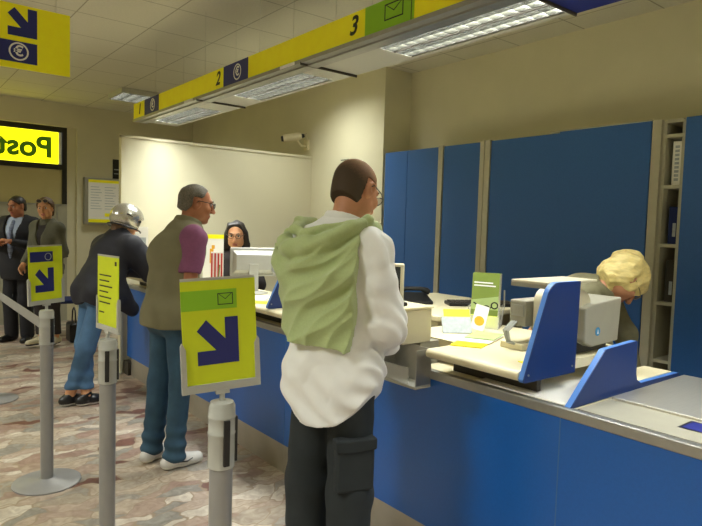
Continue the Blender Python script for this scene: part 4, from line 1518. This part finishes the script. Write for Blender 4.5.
# ---------------------------------------------------------------- man in the white shirt, seen from behind
def white_shirt_man():
    f = Fig('bald man in a white shirt with a green jumper over his shoulders', (1.37, 1.815, 0), 63, .0055, 1.78,
            pelvis=(.018, -.01, .97), waist=(.01, 0, 1.12), chest=(0, .0, 1.33), neck=(.015, .02, 1.505), head=(.035, .095, 1.655),
            shR=(.142, -.015, 1.435), elR=(.218, .0, 1.155), wrR=(.14, .23, 1.055), shL=(-.158, .0, 1.435), elL=(-.158, .08, 1.15), wrL=(-.05, .25, 1.06),
            hipR=(.088, -.01, .93), knR=(.10, -.02, .50), anR=(.10, -.06, .085), hipL=(-.072, 0, .93), knL=(-.10, .02, .50), anL=(-.11, .02, .085))
    f.Rh = rotm(15, 24, -4)
    f.bw = 1.0
    f.body(M['skin_red'], {'R': (V3(-.6, .7, .0), V3(-.3, -.3, -1), (25, 40)), 'L': (V3(.6, .6, .0), V3(.3, -.3, -1), (25, 40))})
    f.brows(M['hair_stub'])
    hair_cap(f, .0022, lambda x, y, z: smax(y - .016 - .45 * np.maximum(z - .02, 0), -(z + .055) - .35 * (y + .09), -smax(np.abs(y + .005) - .028, np.abs(z + .004) - .040)), 'hair',
             stubble(tuple(f.hp(0, .03, .135)), s2l(64, 49, 30), s2l(164, 122, 86), .10, .185), h=.0045)
    f.glasses(M['black'], lens=M['clear'], up_=.0)
    # shirt
    S = f.new((-.42, -.36, .66), (.42, .5, 1.62))
    f.torso(S, .018, .05)
    f.seat(S, .008)
    J = f.J
    S.cone(J['pelvis'] + V3(0, 0, .08), J['pelvis'] - V3(-.01, .02, .24), .128, .138, .05, V3(1, 0, 0), 1.2)
    f.arm(S, 'R', .020, .03, .014, .93)
    f.arm(S, 'L', .020, .03, .014, .93)
    # baggy cloth hanging below the bent elbows
    S.cone(lerp(J['shR'], J['elR'], .5), J['elR'] + V3(.0, .01, -.015), .064, .06, .04)
    S.cone(J['elR'], lerp(J['elR'], J['wrR'], .65) - V3(0, 0, .03), .058, .052, .03)

    def hem(X, Y, Z):
        # tails: long at the back and front, curved up at the sides
        x = np.abs(X - .0) / .2
        return (.785 + .14 * np.clip(x, 0, 1.2) ** 2.6 - .02 * X) - Z
    S.cone(J['hipR'] + V3(.016, 0, .06), J['hipR'] + V3(.012, 0, -.14), .110, .112, .03)

    def free(X, Y, Z):
        # cloth under the jumper lies flat
        return np.maximum(np.clip((X - .10) / .06, 0, 1), np.clip((1.10 - Z) / .08, 0, 1)) + 0 * Y
    fa, fb = folds(3, 20, .013, (1, 1, .5), 1.2), folds(8, 58, .009, (1, 1, .6), 1.4)
    S.warp(lambda X, Y, Z: np.clip(fa(X, Y, Z) + fb(X, Y, Z), -.009 - .02 * np.clip((Z - 1.05) / .1, 0, 1), .006 + .02 * np.clip((Z - 1.05) / .1, 0, 1)) * free(X, Y, Z))
    S.warp(lambda X, Y, Z: .008 * np.sin(Z * 62 + 26 * X + 2.4 * np.sin(12 * X)) * np.clip((1.02 - Z) / .2, 0, 1) * np.clip((Z - .76) / .05, 0, 1))
    # long pulls running down the sleeve
    S.warp(lambda X, Y, Z: .006 * np.sin(Z * 85 + 40 * Y + 3 * np.sin(22 * Y)) * np.clip((X - .15) / .05, 0, 1) * np.clip((1.3 - Z) / .12, 0, 1))
    X, Y, Z = S.whole()
    S.F = np.maximum(S.F, hem(X, Y, Z).astype(np.float32))
    shirt = f.garment('shirt', M['shirt_white'], S, neck=.062)
    f.collar(M['shirt_white'], shirt, r=.064, lo_=-.008, hi_=.052, th=.012, flare=.016)
    # cuffs
    for s_ in 'RL':
        d = nrm(J['wr' + s_] - J['el' + s_])
        p = lerp(J['el' + s_], J['wr' + s_], .9)
        g = f.new(p - .1, p + .1)
        g.cone(p - d * .025, p + d * .03, .046, .044, 0)
        g.cut(p + d * .028, d)
        g.mesh('cuff', M['shirt_white'], shirt)
    # trousers
    S = f.new((-.3, -.3, .02), (.32, .3, 1.04))
    f.seat(S, -.008)
    f.legs(S, .002, .030, .046, .03)
    S.warp(folds(12, 20, .004, (1, 1, .6)))
    S.warp(folds(31, 48, .0025))
    tr = f.garment('trousers', M['trouser_black'], S, cuts=[(V3(0, 0, 1.0), (0, 0, 1)), (V3(0, 0, .035), (0, 0, -1))])
    # cargo pocket on the right thigh
    c = lerp(J['hipR'], J['knR'], .66) + V3(.048, -.066, 0)
    n = nrm(V3(.72, -.69, .0))
    sd = nrm(np.cross(V3(0, 0, 1), n))
    pm = plane_m(Vector(c), Vector(sd), Vector((0, 0, 1)))
    MB().prism([(-.075, -.10), (.075, -.10), (.075, .08), (-.075, .08)], -.03, .016, pm).build('cargo_pocket', M['trouser_black'], tr, world=False, bevel=.012, seg=3)
    MB().prism([(-.08, .055), (0, .048), (.08, .055), (.08, .10), (-.08, .10)], -.03, .023, pm).build('pocket_flap', M['trouser_black'], tr, world=False, bevel=.008, seg=3)
    f.shoes(M['shoe_black'])
    # jumper draped over the shoulders
    S = f.new((-.36, -.4, .95), (.34, .34, 1.64), .005)
    T = S.copy()
    f.torso(S, .027, .06)
    S.cone(J['shL'], lerp(J['shL'], J['elL'], .8), .064, .052, .06)
    S.cone(lerp(J['chest'], J['neck'], .6) + V3(0, -.03, 0), J['chest'] + V3(0, -.05, -.25), .08, .105, .08, V3(1, 0, 0), 1.45)

    def drape(X, Y, Z):
        # folds fan out from the right shoulder and sag across the back
        a = np.arctan2(1.62 - Z, .34 - X)
        r = np.sqrt((1.62 - Z) ** 2 + (.34 - X) ** 2)
        q = 1 - np.abs(np.sin(a * 12 + 1.1 * np.sin(r * 11) + .8))
        q2 = 1 - np.abs(np.sin(a * 23 + 1.5 * np.sin(r * 14) + 2.))
        return -(.024 * q ** 1.3 + .012 * q2 ** 1.2) * np.clip((X + .20) / .10, .25, 1) * np.clip((r - .12) / .25, .1, 1)
    S.warp(drape)
    S.warp(lambda X, Y, Z: -.010 * (1 + np.sin(46 * (Z - .55 * (X + .05) ** 2 * 6) + 3 * X)) * np.clip((Z - 1.22) / .12, 0, 1) * np.clip((1.46 - Z) / .1, 0, 1))
    S.warp(folds(5, 40, .002))
    f.torso(T, .024, .05)
    f.arm(T, 'L', .024, .03)
    S.F = np.maximum(S.F, -T.F)
    X, Y, Z = S.whole()
    line = 1.50 + .25 * np.clip(X - .0, -.3, .3) - .8 * np.clip(X - .02, 0, 1) ** 2 - .0 * X
    bottom = 1.085 - .22 * X + .012 * np.sin(18 * X)
    right = .115 + .10 * np.clip(Z - 1.3, 0, .3) + .03 * np.sin((Z - 1.0) * 6)
    m = smax(bottom - Z, X - right, Y - .02, (Z - line) * .7)
    S.F = np.maximum(S.F, m.astype(np.float32))
    # rolled neck line and the sleeves crossing in front
    R1 = [V3(.11, .13, 1.44), V3(.135, .06, 1.515), V3(.135, -.02, 1.535), V3(.105, -.09, 1.515), V3(.04, -.14, 1.470), V3(-.04, -.155, 1.445), V3(-.115, -.14, 1.432), V3(-.165, -.09, 1.445), V3(-.18, -.02, 1.475), V3(-.16, .05, 1.495), V3(-.09, .12, 1.45), V3(0, .175, 1.36)]
    S.chain(R1, [.024, .025, .024, .026, .03, .032, .032, .031, .029, .027, .027, .03], .018)
    S.chain([V3(.09, -.09, 1.53), V3(.02, -.13, 1.505), V3(-.06, -.135, 1.49), V3(-.125, -.09, 1.50), V3(-.145, -.02, 1.53), V3(-.12, .05, 1.535)], [.012, .015, .018, .021, .021, .018], .008)
    S.chain([V3(.12, .13, 1.44), V3(.03, .195, 1.36), V3(-.04, .2, 1.25), V3(-.05, .2, 1.1)], [.03, .036, .034, .03], .02)
    S.chain([V3(0, .185, 1.36), V3(.06, .2, 1.24), V3(.07, .2, 1.1)], [.032, .034, .03], .02)
    S.warp(lambda X, Y, Z: .0035 * np.sin(90 * (Z + .6 * X * np.sign(Y + .05))) * np.clip((Z - 1.38) / .08, 0, 1))
    S.mesh('jumper', M['knit_green'], f.root)
    return f


white_shirt_man()


# ---------------------------------------------------------------- man in the khaki vest
def vest_man():
    f = Fig('grey haired man in khaki vest and purple shirt leaning at the counter', (1.465, 3.575, 0), 80, .0065, 1.76,
            lo=(-.42, -.42, 0), hi=(.42, .66, 1.84),
            pelvis=(0, -.04, .97), waist=(0, -.02, 1.12), chest=(0, .0, 1.32), neck=(0, .065, 1.475), head=(.0, .135, 1.63),
            shR=(.18, .0, 1.42), elR=(.215, -.045, 1.135), wrR=(.13, .22, 1.085), shL=(-.17, .09, 1.41), elL=(-.21, .13, 1.14), wrL=(-.10, .33, 1.085),
            hipR=(.088, -.04, .93), knR=(.10, -.03, .50), anR=(.10, -.065, .085), hipL=(-.088, -.04, .93), knL=(-.10, -.05, .50), anL=(-.10, -.10, .085))
    f.Rh = rotm(22, 10, 0)
    f.toeR, f.toeL = V3(.1, 1, 0), V3(-.3, 1, 0)
    J = f.J
    f.body(M['skin_dark'], {'R': (V3(-.5, .8, -.05), V3(0, 0, -1), (15, 25)), 'L': (V3(.5, .8, -.05), V3(0, 0, -1), (15, 25))}, jaw=1.06)
    f.brows(M['hair_grey'])
    hair_cap(f, .005, lambda x, y, z: smax(y - .048 + .9 * np.maximum(.05 - z, 0) - .25 * np.maximum(z - .05, 0) + .3 * np.abs(x), -(z + .055) - .3 * (y + .08),
             -smax(np.abs(y + .005) - .032, np.abs(z + .004) - .042)), 'hair', M['hair_grey'], fold=folds(7, 130, .002), h=.0055)
    f.glasses(M['black'], lens=M['clear'])
    # purple shirt: short sleeves show beside the vest
    S = f.new((-.4, -.3, .95), (.4, .45, 1.6))
    f.torso(S, .010)
    for s_ in 'RL':
        f.arm(S, s_, .024, .03, .03, .05)
    S.warp(folds(4, 32, .009))
    X, Y, Z = S.whole()
    for s_ in 'RL':
        d = nrm(J['el' + s_] - J['sh' + s_])
        p = lerp(J['sh' + s_], J['el' + s_], .74)
        sg = 1 if s_ == 'R' else -1
        far = ((X * sg) > .142)
        pl = (X - p[0]) * d[0] + (Y - p[1]) * d[1] + (Z - p[2]) * d[2]
        S.F = np.where(far, np.maximum(S.F, pl), S.F).astype(np.float32)
    X, Y, Z = S.whole()
    f.garment('shirt', M['tee_purple'], S, neck=.06)
    # vest
    S = f.new((-.34, -.4, .8), (.34, .36, 1.62))
    f.torso(S, .024, .05)
    f.seat(S, .018)
    S.cone(J['waist'] + V3(0, -.005, 0), J['pelvis'] + V3(0, -.02, -.10), .125, .138, .05, V3(1, 0, 0), 1.32)
    for s_ in 'RL':
        S.cone(J['sh' + s_] + V3(.03 if s_ == 'R' else -.03, 0, -.01), lerp(J['sh' + s_], J['el' + s_], .4) + V3(.08 if s_ == 'R' else -.08, 0.01, -.06), .086, .088, .015, op='sub')
    S.warp(folds(9, 18, .011, (1, 1, .4)))
    S.warp(folds(19, 42, .005, (1, 1, .5)))
    o = f.garment('vest', M['vest'], S, neck=.066, cuts=[(V3(0, 0, .872), (0, 0, -1))])
    f.collar(M['vest'], o, r=.070, lo_=-.01, hi_=.058, th=.012, flare=.022)
    S = f.new((-.3, -.36, .02), (.32, .2, 1.02))
    f.seat(S, .008)
    f.legs(S, -.004, .010, .026, .03)
    S.warp(folds(22, 24, .005, (1, 1, .8)))
    S.warp(lambda X, Y, Z: .006 * np.sin(Z * 75 + 8 * Y) * np.clip((.35 - Z) / .2, 0, 1))
    tr = f.garment('jeans', M['jeans'], S, cuts=[(V3(0, 0, .99), (0, 0, 1)), (V3(0, 0, .045), (0, 0, -1))])
    s_ = f.shoes(M['shoe_white'], M['paper'], M['shoe_black'])
    for sh in [o for o in f.root.children if o.name.startswith('shoe')]:
        s_ = 'R' if sh.name == 'shoe' or sum(v.co.x for v in sh.data.vertices) > 0 else 'L'
        a, toe = J['an' + s_], nrm(f.toeR if s_ == 'R' else f.toeL)
        sd = np.cross(toe, V3(0, 0, 1)) * (1 if s_ == 'R' else -1)
        P = lambda l, z, o_: Vector((*(a + toe * l + sd * o_)[:2], z))
        MB().tube([P(-.03, .058, .046), P(.02, .046, .050), P(.06, .042, .051), P(.10, .052, .046)], [.002, .004, .006, .003], 6).build('side_mark', M['shoe_black'], sh, world=False)


vest_man()


# ---------------------------------------------------------------- rider with the silver helmet
def helmet_man():
    f = Fig('person in silver helmet and dark jacket leaning over the counter', (1.28, 5.10, 0), 75, .008, 1.72,
            lo=(-.45, -.3, 0), hi=(.45, .86, 1.72),
            pelvis=(0, .15, .93), waist=(0, .20, 1.06), chest=(0, .29, 1.23), neck=(0, .36, 1.37), head=(.0, .42, 1.49),
            shR=(.19, .33, 1.29), elR=(.24, .50, 1.075), wrR=(.05, .64, 1.055), shL=(-.19, .33, 1.29), elL=(-.24, .52, 1.075), wrL=(-.05, .66, 1.055),
            hipR=(.088, .14, .90), knR=(.06, .02, .47), anR=(-.04, -.06, .085), hipL=(-.088, .14, .90), knL=(-.05, .07, .48), anL=(.05, .03, .085))
    f.Rh = rotm(-4, 18, 0)
    f.lat = f.latc = V3(1, 0, 0)
    f.toeR, f.toeL = V3(.1, 1, 0), V3(.15, 1, 0)
    J = f.J
    f.body(M['skin'], {'R': (V3(-.8, .5, 0), V3(0, 0, -1), (20, 30)), 'L': (V3(.8, .5, 0), V3(0, 0, -1), (20, 30))})
    f.brows(M['hair_dark'])
    hair_cap(f, .010, lambda x, y, z: smax(y - .02, z - .03, -(z + .12)), 'hair', M['hair_brown'], fold=folds(6, 120, .003), h=.007,
             extra=lambda g: g.cone(f.hp(0, -.07, -.05), f.hp(0, -.075, -.12), .055, .05, .03))
    # open face helmet
    g = f.hgrid(.22, .006)
    g.ell(f.hp(0, -.012, .035), V3(.128, .148, .130), f.Rh, 0)
    X, Y, Z = g.whole()
    px, py, pz = X - J['head'][0], Y - J['head'][1], Z - J['head'][2]
    x, y, z = [px * f.Rh[0, i] + py * f.Rh[1, i] + pz * f.Rh[2, i] for i in range(3)]
    inner = np.sqrt((x / .110) ** 2 + ((y + .012) / .130) ** 2 + ((z - .035) / .112) ** 2) - 1
    low = -(z + .058 - .25 * np.clip(y, 0, .1)) 
    face = np.minimum(y - .055, .062 - z) 
    g.F = smax(g.F, -inner * .1, low, face).astype(np.float32)
    hm = g.mesh('helmet', M['helmet'], f.root)
    b = MB()
    ring = []
    for i in range(21):
        a = math.radians(-150 + 300 * i / 20) - PI / 2
        ring.append(Vector(f.hp(.124 * math.cos(a), -.012 + .144 * math.sin(a), -.052)))
    b.tube(ring, .007, 8)
    b.build('rim_seal', M['black'], hm, world=False, smooth=True)
    b = MB()
    b.tube([Vector(f.hp(.122, -.05, .04)), Vector(f.hp(.118, -.075, .046)), Vector(f.hp(.105, -.1, .048))], .005, 8)
    b.build('vent_slot', M['black'], hm, world=False)
    b = MB()
    b.lathe([(.012, 0), (.012, .006)], (0, 0, 0), 14, plane_m(Vector(f.hp(.124, .03, .02)), Vector(f.Rh @ V3(0, 1, 0)), Vector(f.Rh @ V3(0, 0, 1))))
    b.build('visor_stud', M['black'], hm, world=False)
    S = f.new((-.45, -.2, .62), (.45, .8, 1.46))
    f.torso(S, .034, .05)
    f.seat(S, .024)
    S.cone(J['waist'], J['pelvis'] + V3(0, .02, -.10), .14, .145, .06, V3(1, 0, 0), 1.3)
    S.cone(J['pelvis'] + V3(.10, .10, -.02), J['pelvis'] + V3(.13, .22, -.16), .10, .075, .06)
    for s_ in 'RL':
        f.arm(S, s_, .040, .04, .032, .92)
    S.cone(J['shR'], J['elR'] + V3(0, 0, .01), .095, .08, .05)
    S.warp(folds(2, 20, .010))
    S.warp(folds(14, 45, .004))
    X, Y, Z = S.whole()
    hemz = .83 - .55 * np.clip(Y - .12, 0, .4) + .02 * np.sin(X * 20)
    S.F = np.maximum(S.F, (hemz - Z) * np.where(Z < .95, 1, 1)).astype(np.float32)
    o = f.garment('jacket', M['jacket_navy'], S, neck=.066)
    f.collar(M['jacket_navy'], o, r=.07, lo_=-.02, hi_=.05, th=.016, flare=.015)
    b = MB()
    sh, el = J['shR'], J['elR']
    S2 = [Vector(sh + V3(.02 + .02 * 0, -.085, .065)), Vector(sh + V3(.075, -.05, .05)), Vector(sh + V3(.10, -.02, -.02)), Vector(sh + V3(.10, .0, -.09))]
    b.tube(S2, .004, 6)
    b.build('seam_piping', M['stitch'], o, world=False)
    S = f.new((-.3, -.2, .02), (.3, .4, 1.0))
    f.seat(S, .008)
    f.legs(S, -.002, .014, .016, .025)
    S.warp(folds(42, 24, .005, (1, 1, .8)))
    S.warp(lambda X, Y, Z: .005 * np.sin(Z * 70 + 8 * Y) * np.clip((.4 - Z) / .2, 0, 1))
    f.garment('jeans', M['jeans_light'], S, cuts=[(V3(0, 0, .97), (0, 0, 1)), (V3(0, 0, .135), (0, 0, -1))])
    f.shoes(M['shoe_black'], M['shoe_white'], M['shoe_white'])


helmet_man()


# ---------------------------------------------------------------- man in the dark suit
def suit_man():
    f = Fig('man in a dark suit and striped tie near the entrance', (1.35, 8.15, 0), 222, .0085, 1.76, lo=(-.42, -.3, 0), hi=(.42, .5, 1.84),
            head=(0, .035, 1.635), elR=(.25, .0, 1.14), wrR=(.10, .25, 1.20), elL=(-.25, .02, 1.14), wrL=(-.08, .27, 1.22))
    f.Rh = rotm(12, 12, 0)
    f.bw = 1.18
    J = f.J
    f.body(M['skin_dark'], {'R': (V3(-.7, .6, .2), V3(-.2, -.2, -1), (30, 50)), 'L': (V3(.7, .6, .2), V3(.3, -.2, -1), (30, 50))}, jaw=1.1)
    f.brows(M['hair_dark'], .005)
    hair_cap(f, .010, lambda x, y, z: smax(y - .06 + .9 * np.maximum(.06 - z, 0) - .2 * np.maximum(z - .06, 0), -(z + .06) - .3 * (y + .08),
             -smax(np.abs(y + .005) - .03, np.abs(z + .004) - .04)), 'hair', M['hair_dark'], fold=folds(7, 120, .002), h=.007)
    S = f.new((-.3, -.25, .9), (.3, .3, 1.62))
    f.torso(S, .008)
    sh = f.garment('shirt', M['shirt_blue'], S, neck=.060)
    f.collar(M['shirt_blue'], sh, r=.062, lo_=-.012, hi_=.035, th=.01, flare=.01)
    # jacket open at the chest in a long V
    S = f.new()
    f.torso(S, .028, .05)
    S.cone(J['waist'], J['pelvis'] + V3(0, 0, -.16), .14, .15, .05, V3(1, 0, 0), 1.36)
    for s_ in 'RL':
        f.arm(S, s_, .024, .03, .018, .9)
    S.warp(folds(3, 18, .005))
    X, Y, Z = S.whole()
    vee = smax(np.abs(X) - np.clip((Z - 1.02) * .24, 0, .1), -(Y - .03), 1.02 - Z)
    S.F = np.maximum(S.F, -vee.astype(np.float32))
    jk = f.garment('suit_jacket', M['suit'], S, neck=.07, cuts=[(V3(0, 0, .76), (0, 0, -1))])
    g = f.new((-.12, 0, .9), (.12, .3, 1.56), .006)
    g.chain([V3(0, .098, 1.455), V3(0, .135, 1.38), V3(0, .158, 1.25), V3(0, .152, 1.12), V3(0, .148, 1.02)], [.018, .024, .030, .034, .02], .01)
    X, Y, Z = g.whole()
    g.mesh('tie', M['tie'], f.root)
    S = f.new((-.3, -.25, .02), (.3, .25, 1.02))
    f.seat(S, .012)
    f.legs(S, .008, .028, .036, .03)
    S.warp(folds(5, 18, .004))
    f.garment('trousers', M['suit'], S, cuts=[(V3(0, 0, 1.0), (0, 0, 1)), (V3(0, 0, .04), (0, 0, -1))])
    f.shoes(M['shoe_black'])


suit_man()


# ---------------------------------------------------------------- woman in the grey jacket
def grey_woman():
    f = Fig('woman in a grey jacket with sunglasses on her hair', (1.56, 7.62, 0), 238, .0085, 1.70, lo=(-.42, -.3, 0), hi=(.42, .5, 1.84),
            pelvis=(0, 0, .96), waist=(0, 0, 1.11), chest=(0, 0, 1.29), neck=(0, -.005, 1.45), head=(0, .03, 1.615),
            shR=(.155, 0, 1.39), elR=(.20, .03, 1.12), wrR=(.12, .22, .98), shL=(-.155, 0, 1.39), elL=(-.205, -.02, 1.12), wrL=(-.13, .20, 1.02),
            hipR=(.08, 0, .93), hipL=(-.08, 0, .93), anR=(.06, .03, .115), anL=(-.07, -.05, .115), knR=(.075, .03, .51), knL=(-.08, 0, .51))
    f.Rh = rotm(-28, 4, 4)
    f.bw = .93
    J = f.J
    f.body(M['skin'], {'R': (V3(-.2, .7, -.7), V3(-1, -.2, 0), (20, 40)), 'L': (V3(.6, .7, -.1), V3(.5, 0, -1), (30, 40))}, fem=True, jaw=.93)
    f.brows(M['hair_brown'], .0035)
    hair_cap(f, .016, lambda x, y, z: smax(y - .055 + .75 * np.maximum(.07 - z, 0) - .1 * np.maximum(z - .06, 0), -(z + .09) - .3 * (y + .08)), 'hair', M['hair_brown'], fold=folds(7, 90, .003), h=.007,
             extra=lambda g: g.ell(f.hp(0, -.105, -.01), V3(.05, .045, .06), f.Rh, .02))
    # sunglasses pushed up
    b = MB()
    for s_ in (-1, 1):
        b.tube([Vector(f.hp(s_ * .034 + .028 * math.cos(2 * PI * i / 12), .075 + .008 * math.sin(2 * PI * i / 12), .092 + .022 * math.sin(2 * PI * i / 12))) for i in range(13)], .004, 6, False)
        b.tube([Vector(f.hp(s_ * .062, .07, .095)), Vector(f.hp(s_ * .095, .02, .08)), Vector(f.hp(s_ * .1, -.05, .06))], .003, 6)
    b.tube([Vector(f.hp(-.006, .08, .098)), Vector(f.hp(.006, .08, .098))], .003, 6)
    o = b.build('sunglasses', M['gold'], f.root, world=False, smooth=True)
    for s_ in (-1, 1):
        MB().prism([(.027 * math.cos(2 * PI * i / 14), .021 * math.sin(2 * PI * i / 14)) for i in range(14)], -.002, .002,
                   plane_m(f.hp(s_ * .034, .076, .092), Vector(f.Rh @ V3(1, 0, 0)), Vector(f.Rh @ V3(0, .36, .93)))).build('lens', M['lens'], o, world=False)
    S = f.new((-.3, -.25, .9), (.3, .3, 1.5))
    f.torso(S, .006)
    f.garment('top', M['top_dark'], S, neck=.075)
    S = f.new()
    f.torso(S, .026, .05)
    S.cone(J['waist'], J['pelvis'] + V3(0, 0, -.09), .118, .142, .05, V3(1, 0, 0), 1.36)
    for s_ in 'RL':
        f.arm(S, s_, .020, .03, .018, .88)
    S.warp(folds(13, 20, .005))
    X, Y, Z = S.whole()
    vee = smax(np.abs(X) - np.clip((Z - 1.1) * .22, 0, .08), -(Y - .03), 1.1 - Z)
    S.F = np.maximum(S.F, -vee.astype(np.float32))
    jk = f.garment('jacket', M['jacket_grey'], S, neck=.062, cuts=[(V3(0, 0, .86), (0, 0, -1))])
    f.collar(M['jacket_grey'], jk, r=.064, lo_=-.02, hi_=.05, th=.014, flare=.02)
    S = f.new((-.3, -.25, .02), (.3, .25, 1.0))
    f.seat(S, .008)
    f.legs(S, .0, .016, .022, .03)
    f.garment('trousers', M['top_dark'], S, cuts=[(V3(0, 0, .98), (0, 0, 1)), (V3(0, 0, .15), (0, 0, -1))])
    f.shoes(M['beige_dark'], M['shoe_black'])


grey_woman()
bag = thing('handbag', 'small black bag behind the grey jacket woman', 'bag', (1.90, 7.80, 0))
MB().bx(1.82, 1.96, 7.68, 7.92, .0, .24).build('body', M['shoe_black'], bag, bevel=.03, seg=3)
MB().tube([(1.89, 7.71, .22), (1.89, 7.74, .38), (1.89, 7.80, .42), (1.89, 7.86, .38), (1.89, 7.89, .22)], .009, 8).build('handle', M['shoe_black'], bag, smooth=True)


# ---------------------------------------------------------------- seated clerk with dark hair
def clerk():
    f = Fig('dark haired clerk with glasses seated behind the grey monitor', (2.61, 4.97, 0), 213, .0075, 1.66, lo=(-.42, -.32, 0), hi=(.42, .75, 1.6),
            pelvis=(0, -.02, .67), waist=(0, -.01, .83), chest=(0, .02, 1.06), neck=(0, .045, 1.23), head=(0, .085, 1.40),
            shR=(.155, .02, 1.17), elR=(.22, .06, .95), wrR=(.12, .22, 1.03), shL=(-.155, .02, 1.17), elL=(-.22, .06, .95), wrL=(-.12, .22, 1.03),
            hipR=(.09, 0, .66), hipL=(-.09, 0, .66), knR=(.11, .33, .60), knL=(-.11, .33, .60), anR=(.11, .20, .22), anL=(-.11, .20, .22))
    f.Rh = rotm(2, 8, 0)
    f.bw = .93
    J = f.J
    f.body(M['skin'], {'R': (V3(-.2, 1, -.1), V3(0, 0, -1), (15, 30)), 'L': (V3(.2, 1, -.1), V3(0, 0, -1), (15, 30))}, fem=True, jaw=.93)
    f.brows(M['hair_dark'], .0038)
    f.glasses(M['black'], r=.021)
    hair_cap(f, .018, lambda x, y, z: smax(y - .052 + .42 * np.maximum(.075 - z, 0) - .2 * np.maximum(z - .07, 0) - .25 * np.maximum(np.abs(x) - .06, 0), -(z + .165)), 'hair', M['hair_dark'], fold=folds(7, 60, .010, (1, 1, .6), 1.2), h=.006,
             extra=lambda g: [g.cone(f.hp(s_ * .074, -.01, .02), f.hp(s_ * .092, .0, -.15), .034, .046, .03) for s_ in (-1, 1)] + [g.cone(f.hp(0, -.06, 0), f.hp(0, -.07, -.15), .085, .075, .03)])
    S = f.new((-.42, -.3, .55), (.42, .5, 1.36))
    f.torso(S, .016, .05)
    for s_ in 'RL':
        f.arm(S, s_, .016, .03, .012, .92)
    S.warp(folds(13, 22, .005))
    f.garment('cardigan', M['top_dark'], S, neck=.062)
    S = f.new((-.3, -.3, .02), (.3, .6, .83))
    f.seat(S, .01)
    f.legs(S, .004, .016, .03, .03)
    f.garment('trousers', M['top_dark'], S, cuts=[(V3(0, 0, .19), (0, 0, -1))])
    f.shoes(M['shoe_black'])
    R = f.root
    t = thing('office_chair', 'dark office chair under the seated clerk', 'chair', R.location, R.rotation_euler.z)
    MB().bx(-.23, .23, -.24, .20, .50, .548).build('seat', M['black'], t, world=False, bevel=.02, seg=3)
    MB().bx(-.2, .2, -.29, -.25, .62, 1.02).build('backrest', M['black'], t, world=False, bevel=.02, seg=3)
    MB().tube([(0, -.2, .51), (0, -.275, .52), (0, -.285, .7)], .016, 8).build('back_bar', M['black'], t, world=False)
    MB().tube([(0, 0, .06), (0, 0, .51)], .025, 12).build('column', M['alu'], t, world=False)
    for k in range(5):
        a = 2 * PI * k / 5 + .3
        MB().tube([(0, 0, .09), (.26 * math.cos(a), .26 * math.sin(a), .055)], [.024, .016], 8).lathe([(.0, 0), (.022, .008), (.022, .04), (0, .05)], (.26 * math.cos(a), .26 * math.sin(a), 0), 12).build('leg', M['black'], t, world=False)


clerk()


# ---------------------------------------------------------------- blond clerk bending over behind the printer
def blond():
    f = Fig('blond clerk bending down behind the printer', (3.03, 1.90, 0), 162, .0065, 1.62, lo=(-.42, -.3, 0), hi=(.5, .72, 1.55),
            pelvis=(0, -.05, .90), waist=(0, .0, 1.03), chest=(0, .13, 1.16), neck=(0, .27, 1.215), head=(.01, .34, 1.275),
            shR=(.155, .20, 1.19), elR=(.19, .27, .93), wrR=(.14, .32, .70), shL=(-.155, .20, 1.19), elL=(-.21, .33, .95), wrL=(-.12, .40, .72),
            hipR=(.085, -.05, .87), hipL=(-.085, -.05, .87), knR=(.09, .02, .48), knL=(-.09, .02, .48), anR=(.09, -.03, .085), anL=(-.09, -.03, .085))
    f.Rh = rotm(-30, 62, -8)
    J = f.J
    f.body(M['skin_red'], {'R': (V3(-.1, .2, -1), V3(-1, 0, 0), (20, 35)), 'L': (V3(.1, .2, -1), V3(1, 0, 0), (20, 35))}, fem=True)
    f.brows(M['hair_blond'], .003)
    f.glasses(M['gold'], r=.021)
    hair_cap(f, .022, lambda x, y, z: smax(y - .105 + .6 * np.maximum(.02 - z, 0) - .3 * np.maximum(z - .05, 0), -(z + .10) - .25 * (y + .05)), 'hair', M['hair_blond'], fold=lambda X, Y, Z: folds(7, 60, .012, (1, .5, 1))(X, Y, Z) + folds(17, 150, .005, (1, .35, 1))(X, Y, Z), h=.005,
             extra=lambda g: g.ell(f.hp(0, -.06, .045), V3(.092, .08, .088), f.Rh, .03))
    S = f.new((-.42, -.3, .72), (.42, .7, 1.4))
    f.torso(S, .018, .05)
    for s_ in 'RL':
        f.arm(S, s_, .022, .03, .02, .9)
    S.warp(folds(13, 24, .007))
    f.garment('blouse', M['top_olive'], S, neck=.062)
    S = f.new((-.3, -.3, .02), (.3, .3, 1.0))
    f.seat(S, .01)
    f.legs(S, .004, .016, .03, .03)
    f.garment('trousers', M['top_dark'], S, cuts=[(V3(0, 0, .05), (0, 0, -1)), (V3(0, 0, .93), (0, 0, 1))])
    f.shoes(M['shoe_black'])


blond()
